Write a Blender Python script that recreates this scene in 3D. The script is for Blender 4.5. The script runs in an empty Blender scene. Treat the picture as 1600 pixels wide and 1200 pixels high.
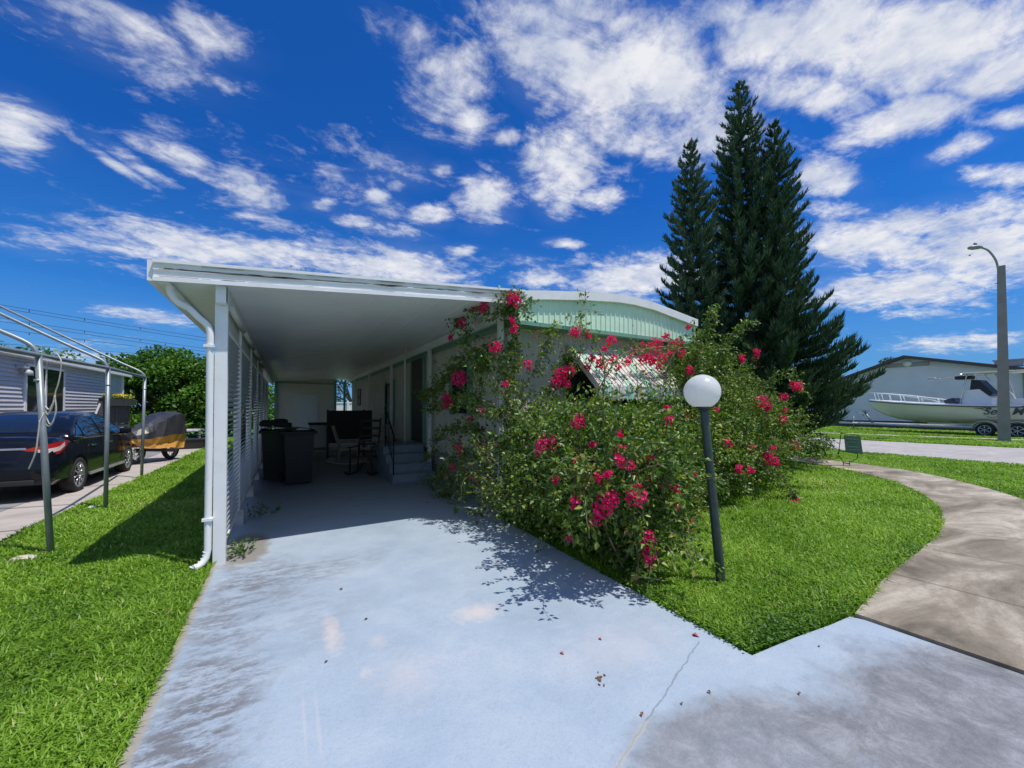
import bpy, bmesh, math, random
import numpy as np
from mathutils import Vector, Matrix
R = math.radians
random.seed(7); rng = np.random.default_rng(7)
SC = bpy.context.scene
COL = SC.collection

# ---------------------------------------------------------------- camera
FPX, TH, PIT, CH = 620.0, math.atan(353/620.0), R(0.8), 1.6
SHP = 36 - FPX*math.tan(PIT)
cd = bpy.data.cameras.new('camera'); cam = bpy.data.objects.new('camera', cd); COL.objects.link(cam)
cam.location = (0, 0, CH); cam.rotation_euler = (math.pi/2 + PIT, 0, -TH)
cd.sensor_fit = 'HORIZONTAL'; cd.sensor_width = 36; cd.lens = 36*FPX/1600
cd.shift_y = SHP/1600.0
cd.clip_start = 0.05; cd.clip_end = 2000
SC.camera = cam

def ray(px, py):
    x = (px-800)/FPX; y = -(py-600-SHP)/FPX
    f = math.cos(PIT)-y*math.sin(PIT); u = math.sin(PIT)+y*math.cos(PIT)
    return Vector((x*math.cos(TH)+f*math.sin(TH), -x*math.sin(TH)+f*math.cos(TH), u))
def atX(px, py, x):
    r = ray(px, py); t = x/r.x; return Vector((x, r.y*t, CH+r.z*t))
def atY(px, py, y):
    r = ray(px, py); t = y/r.y; return Vector((r.x*t, y, CH+r.z*t))
def atF(px, py, f):                       # forward distance f
    r = ray(px, py); t = f/(r.x*math.sin(TH)+r.y*math.cos(TH)); return Vector((r.x*t, r.y*t, CH+r.z*t))

# ---------------------------------------------------------------- colour management
SC.render.engine = 'CYCLES'
SC.view_settings.view_transform = 'Standard'; SC.view_settings.look = 'None'
SC.view_settings.exposure = 0.0; SC.view_settings.gamma = 1
SC.cycles.max_bounces = 8; SC.cycles.diffuse_bounces = 4; SC.cycles.transparent_max_bounces = 8

# ---------------------------------------------------------------- sun
SUND = Vector((0.27, -0.30, 1.0)).normalized()
sd = bpy.data.lights.new('sun', 'SUN'); sun = bpy.data.objects.new('sun', sd); COL.objects.link(sun)
sd.energy = 4.1; sd.angle = R(0.53); sd.color = (1.0, 0.95, 0.87)
sun.rotation_euler = SUND.to_track_quat('Z', 'Y').to_euler()

# ---------------------------------------------------------------- node helpers
class NT:
    def __init__(s, tree): s.t = tree; s.n = tree.nodes; s.l = tree.links
    def new(s, kind, **kw):
        n = s.n.new(kind)
        for k, v in kw.items(): setattr(n, k, v)
        return n
    def put(s, sock, v):
        if v is None: return
        if hasattr(v, 'links') or isinstance(v, bpy.types.NodeSocket): s.l.new(v, sock)
        else:
            try: sock.default_value = v
            except Exception: sock.default_value = tuple(v)+(1,)
    def m(s, op, a, b=None, c=None, clamp=False):
        n = s.new('ShaderNodeMath', operation=op); n.use_clamp = clamp
        s.put(n.inputs[0], a); s.put(n.inputs[1], b)
        if c is not None: s.put(n.inputs[2], c)
        return n.outputs[0]
    def vm(s, op, a, b=None, scale=None):
        n = s.new('ShaderNodeVectorMath', operation=op)
        s.put(n.inputs[0], a)
        if b is not None: s.put(n.inputs[1], b)
        if scale is not None: s.put(n.inputs['Scale'], scale)
        return n.outputs['Value'] if op in ('DOT_PRODUCT', 'LENGTH', 'DISTANCE') else n.outputs['Vector']
    def noise(s, vec, scale, detail=4, rough=.55, dist=0.0, out='Fac'):
        n = s.new('ShaderNodeTexNoise'); s.put(n.inputs['Vector'], vec)
        n.inputs['Scale'].default_value = scale; n.inputs['Detail'].default_value = detail
        n.inputs['Roughness'].default_value = rough; n.inputs['Distortion'].default_value = dist
        return n.outputs[out]
    def ramp(s, fac, stops, interp='LINEAR'):
        n = s.new('ShaderNodeValToRGB'); s.put(n.inputs[0], fac); e = n.color_ramp.elements
        n.color_ramp.interpolation = interp
        while len(e) < len(stops): e.new(.5)
        for k, (p, c) in enumerate(stops):
            e[k].position = p
            e[k].color = (c, c, c, 1) if isinstance(c, (int, float)) else (*c, 1)
        return n.outputs[0]
    def mix(s, fac, a, b, mode='MIX'):
        n = s.new('ShaderNodeMix', data_type='RGBA', blend_type=mode)
        s.put(n.inputs[0], fac)
        for k, v in ((6, a), (7, b)):
            if isinstance(v, (tuple, list)) and len(v) == 3: v = (*v, 1)
            s.put(n.inputs[k], v)
        return n.outputs[2]
    def mapr(s, v, a, b, c=0., d=1., smooth=False):
        n = s.new('ShaderNodeMapRange'); n.clamp = True
        if smooth: n.interpolation_type = 'SMOOTHSTEP'
        s.put(n.inputs[0], v)
        for k, q in enumerate((a, b, c, d)): s.put(n.inputs[k+1], q)
        return n.outputs[0]

# ---------------------------------------------------------------- world: sky with clouds placed by direction
W = bpy.data.worlds.new('World'); SC.world = W; W.use_nodes = True
w = NT(W.node_tree); w.n.clear()
out = w.new('ShaderNodeOutputWorld'); bg = w.new('ShaderNodeBackground')
sky = w.new('ShaderNodeTexSky', sky_type='NISHITA'); sky.sun_disc = False
sky.sun_elevation = math.asin(SUND.z); sky.sun_rotation = math.atan2(SUND.x, SUND.y)
sky.altitude = 0; sky.air_density = 1.0; sky.dust_density = 0.6; sky.ozone_density = 3.5
tc = w.new('ShaderNodeTexCoord'); dirv = w.vm('NORMALIZE', tc.outputs['Generated'])
sep = w.new('ShaderNodeSeparateXYZ'); w.l.new(dirv, sep.inputs[0]); dz = sep.outputs['Z']
zz = w.m('ADD', w.m('MAXIMUM', dz, 0.0), 0.14)
cmb = w.new('ShaderNodeCombineXYZ')
w.l.new(w.m('DIVIDE', sep.outputs['X'], zz), cmb.inputs[0]); w.l.new(w.m('DIVIDE', sep.outputs['Y'], zz), cmb.inputs[1])
P = cmb.outputs[0]
# cloud fields: (px, py, rx, ry, angle deg, strength) seen from the photo, turned into sky directions
BL = [(210,70,190,55,22,.34),(20,200,75,48,18,.50),(210,255,80,14,30,.36),(280,240,75,32,25,.34),(395,290,70,40,38,.36),
      (410,345,90,20,22,.30),(300,385,160,38,8,.50),(470,400,170,30,6,.44),(630,420,110,34,5,.56),(60,375,85,26,12,.30),(240,495,90,16,8,.36),
      (560,300,150,55,12,.20),(760,312,48,40,-10,.52),(672,335,36,20,0,.48),(650,60,90,40,25,.30),(715,125,70,80,45,.42),(735,185,35,40,0,.40),
      (860,60,130,90,20,.50),(1000,130,160,80,5,.60),(1010,50,160,60,10,.40),(880,265,62,60,45,.58),(935,310,45,22,10,.52),
      (790,215,40,14,0,.34),(720,392,34,10,0,.40),(880,380,32,9,0,.44),(850,434,60,20,0,.40),(990,435,110,32,-8,.60),(1060,435,80,28,0,.50),
      (1230,60,190,75,-5,.52),(1440,60,260,85,-6,.64),(1560,110,130,40,-20,.5),(1240,140,150,40,10,.46),(1400,190,130,34,-20,.52),(1580,185,50,20,-10,.44),(1280,275,60,36,15,.52),
      (1110,200,120,60,10,.4),(1570,270,80,20,-5,.40),(1450,350,190,30,-8,.50),(1370,385,190,42,4,.50),(1540,390,130,50,-10,.60),(1400,450,220,32,-5,.54),(1500,535,140,16,-4,.40),(1320,330,90,22,5,.32),
      (1440,490,90,12,0,.36),(120,560,120,30,0,.3),(830,410,420,16,2,.22),(1350,30,230,60,0,.56),(1130,20,90,40,0,.45),(1500,230,70,18,-20,.42),(330,60,90,40,20,.36),(150,20,140,30,15,.36),(350,130,60,20,10,.30),(1000,210,140,45,15,.46),(600,260,100,40,20,.26),(520,270,34,16,20,.40),(590,305,26,14,0,.42),(560,345,40,12,10,.40),(620,290,20,12,0,.42),(505,318,30,12,0,.42),(690,265,22,14,0,.36),(615,360,60,14,10,.36),(170,250,90,10,32,.40),(1580,330,70,30,0,.45)]
cov = None
for (px, py, rx, ry, an, st) in BL:
    c = ray(px, py).normalized(); ca, sa = math.cos(R(an)), math.sin(R(an))
    t1 = ray(px+rx*ca, py+rx*sa).normalized()-c; t2 = ray(px-ry*sa, py+ry*ca).normalized()-c
    # dual basis so that the field is the drawn ellipse
    n = c; d1 = t2.cross(n); d1 = d1/d1.dot(t1); d2 = n.cross(t1); d2 = d2/d2.dot(t2)
    df = w.vm('SUBTRACT', dirv, tuple(c))
    u = w.vm('DOT_PRODUCT', df, tuple(d1)); v = w.vm('DOT_PRODUCT', df, tuple(d2))
    q = w.m('MULTIPLY_ADD', v, v, w.m('MULTIPLY', u, u))
    g = w.m('MULTIPLY', w.m('EXPONENT', w.m('MULTIPLY', q, -0.9)), st)
    # only the hemisphere around the cloud
    cov = g if cov is None else w.m('MAXIMUM', cov, g)
mp = w.new('ShaderNodeMapping'); w.l.new(P, mp.inputs[0]); mp.inputs['Rotation'].default_value = (0, 0, R(35)); mp.inputs['Scale'].default_value = (1.0, 1.7, 1)
n1 = w.noise(mp.outputs[0], 3.6, 10, .66, .45); n2 = w.noise(P, 16.0, 8, .66, .3)
# far from the photographed part of the sky the fields fall back to a scattered cover
front = w.mapr(w.vm('DOT_PRODUCT', dirv, (math.sin(TH), math.cos(TH), 0.2)), -0.1, 0.35, 0.30, 0.0)
cv = w.m('MAXIMUM', cov, front)
s_ = w.m('ADD', w.m('ADD', w.m('MULTIPLY', n1, .95), w.m('MULTIPLY', n2, .40)), cv)
mask = w.mapr(s_, 0.80, 1.20, 0, 1, True)
mask = w.m('MULTIPLY', mask, w.mapr(n2, .34, .58, .80, 1.0))
wisp = w.noise(mp.outputs[0], 1.3, 6, .6, .8)
mask = w.m('MAXIMUM', mask, w.m('MULTIPLY', w.mapr(wisp, .45, .75, 0, .22), w.mapr(cv, .05, .4, 0, 1)))
shade = w.noise(P, 5.0, 5, .55)
ccol = w.ramp(shade, [(0.34, (.62, .68, .82)), (0.60, (.93, .94, .97))])
ccol = w.mix(1.0, ccol, (7.9, 7.9, 8.0), 'MULTIPLY')
skc = w.mix(1.0, sky.outputs[0], (0.085, 0.50, 1.14), 'MULTIPLY')
hz = w.mapr(dz, 0.0, 0.45, 1.0, 0.0)
skc = w.mix(w.m('MULTIPLY', hz, .55), skc, (.62, 2.35, 5.0))
skc = w.mix(w.mapr(dz, 0.0, 0.22, .55, 0.0), skc, (1.9, 3.9, 6.4))
fc = w.mix(mask, skc, ccol)
w.l.new(fc, bg.inputs[0]); bg.inputs[1].default_value = 0.115; w.l.new(bg.outputs[0], out.inputs[0])

# ---------------------------------------------------------------- materials
MATS = {}
def M(name, col, rough=.6, metal=0., var=.12, scale=6., bump=0., bscale=40., spec=.5, dirt=0., dcol=(.12,.10,.08), coat=0., trans=0.):
    if name in MATS: return MATS[name]
    m = bpy.data.materials.new(name); m.use_nodes = True; MATS[name] = m
    t = NT(m.node_tree); b = t.n['Principled BSDF']
    tcn = t.new('ShaderNodeTexCoord').outputs['Object']
    c0 = tuple(max(0, x*(1-var)) for x in col); c1 = tuple(min(1, x*(1+var)) for x in col)
    c = t.ramp(t.noise(tcn, scale, 5, .6), [(.3, c0), (.7, c1)])
    if dirt:
        dm = t.mapr(t.noise(tcn, scale*.6, 8, .7, .5), .55, .75, 0, dirt)
        c = t.mix(dm, c, dcol)
    t.l.new(c, b.inputs['Base Color']); b.inputs['Roughness'].default_value = rough
    b.inputs['Metallic'].default_value = metal; b.inputs['Specular IOR Level'].default_value = spec
    b.inputs['Coat Weight'].default_value = coat
    if trans: b.inputs['Transmission Weight'].default_value = trans
    if bump:
        bn = t.new('ShaderNodeBump'); bn.inputs['Strength'].default_value = bump; bn.inputs['Distance'].default_value = .01
        t.l.new(t.noise(tcn, bscale, 4, .6), bn.inputs['Height']); t.l.new(bn.outputs[0], b.inputs['Normal'])
    return m

def leafmat(name, stops, rough=.45, sss=0.25, attr='var', spec=.4):
    m = bpy.data.materials.new(name); m.use_nodes = True; t = NT(m.node_tree); b = t.n['Principled BSDF']
    a = t.new('ShaderNodeAttribute', attribute_name=attr)
    c = t.ramp(a.outputs['Fac'], stops)
    t.l.new(c, b.inputs['Base Color']); b.inputs['Roughness'].default_value = rough; b.inputs['Specular IOR Level'].default_value = spec
    tr = t.new('ShaderNodeBsdfTranslucent'); t.l.new(t.mix(1.0, c, (1.25, 1.35, .6), 'MULTIPLY'), tr.inputs[0])
    mx = t.new('ShaderNodeMixShader'); mx.inputs[0].default_value = sss
    t.l.new(b.outputs[0], mx.inputs[1]); t.l.new(tr.outputs[0], mx.inputs[2]); t.l.new(mx.outputs[0], t.n['Material Output'].inputs[0])
    return m

# ---------------------------------------------------------------- mesh helpers
class MB:
    def __init__(s): s.v = []; s.f = []; s.sm = []; s.mi = []
    def add(s, vs, fs, smooth=False, mi=0):
        o = len(s.v); s.v += [tuple(v) for v in vs]
        for f in fs: s.f.append(tuple(o+i for i in f)); s.sm.append(smooth); s.mi.append(mi)
        return s
    def box(s, c, d, rot=None, mi=0, taper=1.0, bev=0.0):
        hx, hy, hz = d[0]/2, d[1]/2, d[2]/2
        if bev > 0:
            bm = bmesh.new(); bmesh.ops.create_cube(bm, size=1)
            for v in bm.verts: v.co = Vector((v.co.x*d[0], v.co.y*d[1], v.co.z*d[2]))
            bmesh.ops.bevel(bm, geom=bm.edges[:], offset=bev, segments=2, affect='EDGES', profile=.6)
            bm.verts.index_update(); vs = [v.co.copy() for v in bm.verts]; fs = [[v.index for v in f.verts] for f in bm.faces]; bm.free()
        else:
            vs = []
            for z in (-hz, hz):
                k = 1.0 if z < 0 else taper
                vs += [Vector((-hx*k, -hy*k, z)), Vector((hx*k, -hy*k, z)), Vector((hx*k, hy*k, z)), Vector((-hx*k, hy*k, z))]
            fs = [(3,2,1,0),(4,5,6,7),(0,1,5,4),(1,2,6,5),(2,3,7,6),(3,0,4,7)]
        if rot is not None: vs = [rot @ v for v in vs]
        c = Vector(c); return s.add([v+c for v in vs], fs, False, mi)
    def tube(s, pts, r, n=8, cap=True, smooth=True, mi=0, closed=False):
        pts = [Vector(p) for p in pts]; rs = r if isinstance(r, (list, tuple)) else [r]*len(pts)
        vs = []; up = None
        for i, p in enumerate(pts):
            a = pts[max(i-1, 0)]; b = pts[min(i+1, len(pts)-1)]
            if closed: a = pts[i-1]; b = pts[(i+1) % len(pts)]
            d = (b-a); d = d.normalized() if d.length > 1e-9 else Vector((0,0,1))
            if up is None: up = Vector((0,0,1)) if abs(d.z) < .95 else Vector((1,0,0))
            x = d.cross(up)
            if x.length < 1e-4: x = d.cross(Vector((1,0,0)))
            x.normalize(); y = d.cross(x).normalized(); up = -y if False else x.cross(d)
            for k in range(n):
                t = 2*math.pi*k/n; vs.append(p+(x*math.cos(t)+y*math.sin(t))*rs[i])
        fs = []
        m = len(pts)
        for i in range(m-1 if not closed else m):
            j = (i+1) % m
            for k in range(n): fs.append((i*n+k, i*n+(k+1)%n, j*n+(k+1)%n, j*n+k))
        s.add(vs, fs, smooth, mi)
        if cap and not closed:
            o = len(s.v)-len(vs)
            s.f.append(tuple(o+k for k in range(n))[::-1]); s.sm.append(False); s.mi.append(mi)
            s.f.append(tuple(o+(m-1)*n+k for k in range(n))); s.sm.append(False); s.mi.append(mi)
        return s
    def lathe(s, prof, c=(0,0,0), n=24, smooth=True, rot=None, mi=0):
        vs = []
        for (r, z) in prof:
            for k in range(n):
                t = 2*math.pi*k/n; vs.append(Vector((r*math.cos(t), r*math.sin(t), z)))
        if rot is not None: vs = [rot @ v for v in vs]
        vs = [v+Vector(c) for v in vs]
        fs = [(i*n+k, i*n+(k+1)%n, (i+1)*n+(k+1)%n, (i+1)*n+k) for i in range(len(prof)-1) for k in range(n)]
        return s.add(vs, fs, smooth, mi)
    def prism(s, poly, ext, mi=0, smooth=False):       # poly: 3-D points, ext: vector
        n = len(poly); a = [Vector(p) for p in poly]; b = [p+Vector(ext) for p in a]
        fs = [tuple(range(n))[::-1], tuple(range(n, 2*n))]+[(i, (i+1)%n, n+(i+1)%n, n+i) for i in range(n)]
        return s.add(a+b, fs, smooth, mi)
    def loft(s, rings, closed=True, cap=True, smooth=True, mi=0):
        n = len(rings[0]); vs = [p for r in rings for p in r]; fs = []
        for i in range(len(rings)-1):
            for k in range(n if closed else n-1): fs.append((i*n+k, i*n+(k+1)%n, (i+1)*n+(k+1)%n, (i+1)*n+k))
        if cap and closed: fs.append(tuple(range(n))[::-1]); fs.append(tuple((len(rings)-1)*n+k for k in range(n)))
        return s.add(vs, fs, smooth, mi)
    def build(s, name, mat, parent=None, smooth_all=None, xf=None):
        me = bpy.data.meshes.new(name)
        vs = s.v if xf is None else [tuple(xf @ Vector(v)) for v in s.v]
        me.from_pydata(vs, [], s.f)
        me.polygons.foreach_set('use_smooth', s.sm); me.polygons.foreach_set('material_index', s.mi)
        for mt in (mat if isinstance(mat, (list, tuple)) else [mat]): me.materials.append(mt)
        bm = bmesh.new(); bm.from_mesh(me); bmesh.ops.recalc_face_normals(bm, faces=bm.faces[:]); bm.to_mesh(me); bm.free()
        me.update(); o = bpy.data.objects.new(name, me); COL.objects.link(o)
        par(o, parent); return o

def par(o, parent):
    if parent is not None:
        o.parent = parent
        if parent.type == 'EMPTY': o.matrix_parent_inverse = Matrix.Translation(-Vector(parent.location))
def tag(o, label=None, cat=None, group=None, kind=None):
    if label: o['label'] = label
    if cat: o['category'] = cat
    if group: o['group'] = group
    if kind: o['kind'] = kind
    return o
def thing(name, label, cat, loc=(0,0,0), group=None):
    o = bpy.data.objects.new(name, None); COL.objects.link(o); o.location = loc; o.empty_display_size = .2
    return tag(o, label, cat, group)
def copy_tree(o, parent=None):
    c = o.copy(); COL.objects.link(c)
    if parent is not None: c.parent = parent; c.matrix_parent_inverse = o.matrix_parent_inverse.copy()
    for ch in list(o.children): copy_tree(ch, c)
    return c
def rz(a): return Matrix.Rotation(a, 3, 'Z')
def rx(a): return Matrix.Rotation(a, 3, 'X')
def ry(a): return Matrix.Rotation(a, 3, 'Y')

def npmesh(name, V, F4, mat, var=None, parent=None, F3=None, mi=None):
    """V (n,3); F4 (m,4) quads; F3 tris; var: per-vertex float attribute"""
    me = bpy.data.meshes.new(name)
    m4 = 0 if F4 is None else len(F4); m3 = 0 if F3 is None else len(F3)
    me.vertices.add(len(V)); me.vertices.foreach_set('co', np.ascontiguousarray(V, dtype=np.float32).ravel())
    me.loops.add(m4*4+m3*3); me.polygons.add(m4+m3)
    idx = np.concatenate(([] if m4 == 0 else [F4.ravel()])+([] if m3 == 0 else [F3.ravel()])).astype(np.int32)
    me.loops.foreach_set('vertex_index', idx)
    st = np.concatenate((np.arange(m4)*4, m4*4+np.arange(m3)*3)).astype(np.int32)
    me.polygons.foreach_set('loop_start', st)
    if var is not None:
        a = me.attributes.new('var', 'FLOAT', 'POINT'); a.data.foreach_set('value', np.ascontiguousarray(var, dtype=np.float32))
    for mt in (mat if isinstance(mat, (list, tuple)) else [mat]): me.materials.append(mt)
    if mi is not None: me.polygons.foreach_set('material_index', np.ascontiguousarray(mi, dtype=np.int32))
    me.update(calc_edges=True); me.validate()
    o = bpy.data.objects.new(name, me); COL.objects.link(o); par(o, parent); return o

def nrm(a): return a/np.maximum(np.linalg.norm(a, axis=-1, keepdims=True), 1e-9)
def leaves(P, D, size, width=.55, fold=.25, Nn=None):
    """leaf-shaped pairs of faces: P base points, D directions, size per leaf -> V, F(quads)"""
    n = len(P); D = nrm(D)
    if Nn is None: Nn = rng.normal(size=(n, 3)); Nn[:, 2] = np.abs(Nn[:, 2])+.6
    S = nrm(np.cross(D, Nn)); U = np.cross(S, D)
    L = size[:, None]; Wd = L*width*.5
    a = P; m = P+D*L*.45-U*L*fold*.25; tip = P+D*L-U*L*.12
    l = P+D*L*.42+S*Wd+U*L*fold*.3; r = P+D*L*.42-S*Wd+U*L*fold*.3
    V = np.stack((a, l, tip, r, m), 1).reshape(-1, 3)
    b = np.arange(n)[:, None]*5
    F = np.concatenate((b+np.array([0, 4, 2, 1]), b+np.array([0, 3, 2, 4])), 0)
    return V, F

# ================================================================ THE SETTING
def ground_sheet(name, poly, z, mat, thick=0.0, kind='structure'):
    mb = MB(); pts = [(x, y, z) for x, y in poly]
    if thick: mb.prism([(x, y, z-thick) for x, y in poly], (0, 0, thick))
    else: mb.add(pts, [tuple(range(len(pts)))])
    o = mb.build(name, mat); o['kind'] = kind
    return o
# lawn earth
mt = bpy.data.materials.new('lawn_soil'); mt.use_nodes = True; t = NT(mt.node_tree); b = t.n['Principled BSDF']
tcn = t.new('ShaderNodeTexCoord').outputs['Object']
c = t.ramp(t.noise(tcn, 1.2, 8, .65), [(.3, (.07, .17, .02)), (.55, (.11, .25, .025)), (.75, (.15, .30, .04))])
c = t.mix(t.mapr(t.noise(tcn, 30, 4, .7), .35, .7, 0, .6), c, (.06, .14, .018))
t.l.new(c, b.inputs['Base Color']); b.inputs['Roughness'].default_value = .9
bn = t.new('ShaderNodeBump'); bn.inputs['Strength'].default_value = .8; bn.inputs['Distance'].default_value = .04
t.l.new(t.noise(tcn, 60, 4, .7), bn.inputs['Height']); t.l.new(bn.outputs[0], b.inputs['Normal'])
SOIL = mt
g = MB(); N = 60; vs = []; fs = []
g.add([(-700, -300, 0), (900, -300, 0), (900, 1000, 0), (-700, 1000, 0)], [(0, 1, 2, 3)])
lawn = g.build('lawn', SOIL); lawn['kind'] = 'structure'

# painted driveway
mt = bpy.data.materials.new('driveway_paint'); mt.use_nodes = True; t = NT(mt.node_tree); b = t.n['Principled BSDF']
tcn = t.new('ShaderNodeTexCoord').outputs['Object']
sp = t.new('ShaderNodeSeparateXYZ'); t.l.new(tcn, sp.inputs[0]); X_, Y_ = sp.outputs[0], sp.outputs[1]
nb = t.noise(tcn, 1.4, 8, .65, .3); nf = t.noise(tcn, 14, 6, .7)
stm = t.new('ShaderNodeMapping'); t.l.new(tcn, stm.inputs[0]); stm.inputs['Scale'].default_value = (.45, 1, 1); stm.inputs['Rotation'].default_value = (0, 0, R(12))
nst = t.noise(stm.outputs[0], 13, 10, .78, .1)
c = t.ramp(nb, [(.3, (.32, .395, .475)), (.5, (.36, .44, .52)), (.7, (.425, .485, .545))])
c = t.mix(t.mapr(nst, .52, .8, 0, .45), c, (.52, .55, .61))
c = t.mix(t.mapr(t.noise(tcn, 4.5, 10, .75, .2), .56, .72, 0, .35), c, (.50, .50, .52))
c = t.mix(t.mapr(nf, .55, .8, 0, .35), c, (.36, .41, .50))
c = t.mix(t.mapr(t.noise(tcn, 55, 8, .8), .50, .68, 0, .38), c, (.22, .27, .34))
c = t.mix(t.mapr(t.noise(tcn, 2.6, 12, .8, .1), .54, .60, 0, .20), c, (.27, .33, .42))
c = t.mix(t.mapr(t.noise(tcn, 130, 6, .8), .60, .70, 0, .5), c, (.15, .17, .20))
c = t.mix(t.mapr(t.noise(tcn, .9, 9, .7, 1.2), .56, .66, 0, .22), c, (.27, .32, .42))
def blob(cx, cy, rx_, ry_, ed0=.55, ed1=1.25, warp=.9, ns=3.0):
    dx = t.m('DIVIDE', t.m('SUBTRACT', X_, cx), rx_); dy = t.m('DIVIDE', t.m('SUBTRACT', Y_, cy), ry_)
    d = t.m('SQRT', t.m('ADD', t.m('MULTIPLY', dx, dx), t.m('MULTIPLY', dy, dy)))
    d = t.m('ADD', d, t.m('MULTIPLY', t.m('SUBTRACT', t.noise(tcn, ns, 8, .72, .3), .5), warp*2))
    return t.mapr(d, ed0, ed1, 1, 0)
# black mildew along the left edge
for (cx, cy, ax, ay, st) in ((-.40, 2.5, .30, 1.0, .75), (-.25, 4.3, .42, .6, .6), (-.45, 3.6, .24, .6, .5), (.35, 4.35, .6, .3, .35), (.1, 3.5, .5, .7, .2)):
    bl = t.m('MULTIPLY', blob(cx, cy, ax, ay, .3, 1.3), t.mapr(nst, .44, .56, .12, 1.))
    c = t.mix(t.m('MULTIPLY', bl, st*1.5, clamp=True), c, (.17, .175, .19))
# bare pinkish scrapes
for (cx, cy, ax, ay, st) in ((.29, 3.05, .06, .26, .6), (.55, 2.8, .06, .08, .35), (.42, 2.5, .03, .06, .35), (1.29, 2.80, .17, .13, .65), (.15, 2.2, .010, .30, .25), (.09, 2.25, .008, .30, .22), (.62, 2.35, .2, .25, .25), (1.9, 1.95, .5, .25, .22)):
    c = t.mix(t.m('MULTIPLY', blob(cx, cy, ax, ay, .2, 1.3, 1.3, 16), st), c, (.66, .57, .52))
# worn grey apron at the right
for (cx, cy, ax, ay, st) in ((2.95, .35, 1.25, .85, .95), (1.75, 1.0, .75, .42, .80), (4.2, 0.0, .9, .6, .9)):
    bl = blob(cx, cy, ax, ay, .75, 1.08, .42, 3.2)
    gc = t.ramp(t.noise(tcn, 4.2, 12, .82, .3), [(.3, (.10, .105, .115)), (.5, (.21, .21, .22)), (.72, (.40, .41, .43))])
    c = t.mix(t.m('MULTIPLY', bl, st), c, gc)
# bare soil and old concrete at the foot of the left post
c = t.mix(t.m('MULTIPLY', blob(-.40, 5.35, .26, .6, .8, 1.1, .5, 6), .85), c, (.24, .215, .18))
c = t.mix(t.m('MULTIPLY', t.mapr(t.m('ADD', X_, t.m('MULTIPLY', t.m('SUBTRACT', nf, .5), .05)), -.575, -.60, 0, 1), t.mapr(Y_, 4.9, 5.1, .85, 0)), c, (.36, .31, .26))
# carport shade painted into the floor colour, deepening towards the back
ins_shade = t.mapr(t.m('ADD', Y_, t.m('MULTIPLY', nb, 1.2)), 6.2, 11.0, 0, .85)
c = t.mix(ins_shade, c, (.105, .115, .13))
# hairline crack
def seg(x0, y0, x1, y1, wd, wob=.05):
    L = math.hypot(x1-x0, y1-y0); ux, uy = (x1-x0)/L, (y1-y0)/L
    a = t.m('ADD', t.m('MULTIPLY', t.m('SUBTRACT', X_, x0), ux), t.m('MULTIPLY', t.m('SUBTRACT', Y_, y0), uy))
    p = t.m('ADD', t.m('MULTIPLY', t.m('SUBTRACT', X_, x0), -uy), t.m('MULTIPLY', t.m('SUBTRACT', Y_, y0), ux))
    p = t.m('ABSOLUTE', t.m('ADD', p, t.m('MULTIPLY', t.m('SUBTRACT', t.noise(tcn, 8, 5, .6), .5), wob)))
    on = t.m('MULTIPLY', t.mapr(a, 0, .02), t.mapr(a, L-.02, L, 1, 0))
    return t.m('MULTIPLY', t.mapr(p, wd*.4, wd, 1, 0), on)
c = t.mix(t.m('MULTIPLY', seg(1.20, 1.28, 2.44, 1.72, .006), .5), c, (.12, .13, .12))
c = t.mix(t.m('MULTIPLY', seg(1.18, 1.27, 1.6, 1.42, .018, .04), .5), c, (.45, .43, .38))
t.l.new(c, b.inputs['Base Color']); b.inputs['Specular IOR Level'].default_value = .35
t.l.new(t.mapr(nb, .3, .7, .5, .7), b.inputs['Roughness'])
bn = t.new('ShaderNodeBump'); bn.inputs['Strength'].default_value = .35; bn.inputs['Distance'].default_value = .008
t.l.new(t.m('ADD', t.noise(tcn, 90, 4, .6), t.m('MULTIPLY', t.noise(tcn, 7, 5, .6), 1.5)), bn.inputs['Height']); t.l.new(bn.outputs[0], b.inputs['Normal'])
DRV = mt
rr = random.Random(3)
left = [(-.64+rr.uniform(-.012, .012), y*.25) for y in range(-12, 20)]+[(-.62, 5.0), (-.62, 23.4)]
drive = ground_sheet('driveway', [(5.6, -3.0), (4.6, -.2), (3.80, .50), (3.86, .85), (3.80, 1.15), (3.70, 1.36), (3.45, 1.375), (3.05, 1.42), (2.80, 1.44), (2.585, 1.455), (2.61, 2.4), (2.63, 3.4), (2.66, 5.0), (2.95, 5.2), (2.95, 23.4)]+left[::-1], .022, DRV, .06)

# concrete of walks, stained
def concrete(name, cols, joint=None, stain=.6):
    m = bpy.data.materials.new(name); m.use_nodes = True; t = NT(m.node_tree); b = t.n['Principled BSDF']
    tcn = t.new('ShaderNodeTexCoord').outputs['Object']
    mp = t.new('ShaderNodeMapping'); t.l.new(tcn, mp.inputs[0]); mp.inputs['Scale'].default_value = (.6, 1.3, 1)
    c = t.ramp(t.noise(mp.outputs[0], 1.3, 9, .68, .6), [(.32, cols[0]), (.5, cols[1]), (.68, cols[2])])
    c = t.mix(t.mapr(t.noise(tcn, 22, 6, .75), .5, .8, 0, stain), c, cols[0])
    t.l.new(c, b.inputs['Base Color']); b.inputs['Roughness'].default_value = .85
    bn = t.new('ShaderNodeBump'); bn.inputs['Strength'].default_value = .5; bn.inputs['Distance'].default_value = .01
    t.l.new(t.noise(tcn, 70, 5, .7), bn.inputs['Height']); t.l.new(bn.outputs[0], b.inputs['Normal'])
    return m
WALK = concrete('old_concrete', ((.11, .092, .064), (.29, .245, .185), (.56, .50, .41)))
PALE = concrete('pale_concrete', ((.36, .32, .28), (.46, .41, .37), (.52, .475, .43)), stain=.25)
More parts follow.
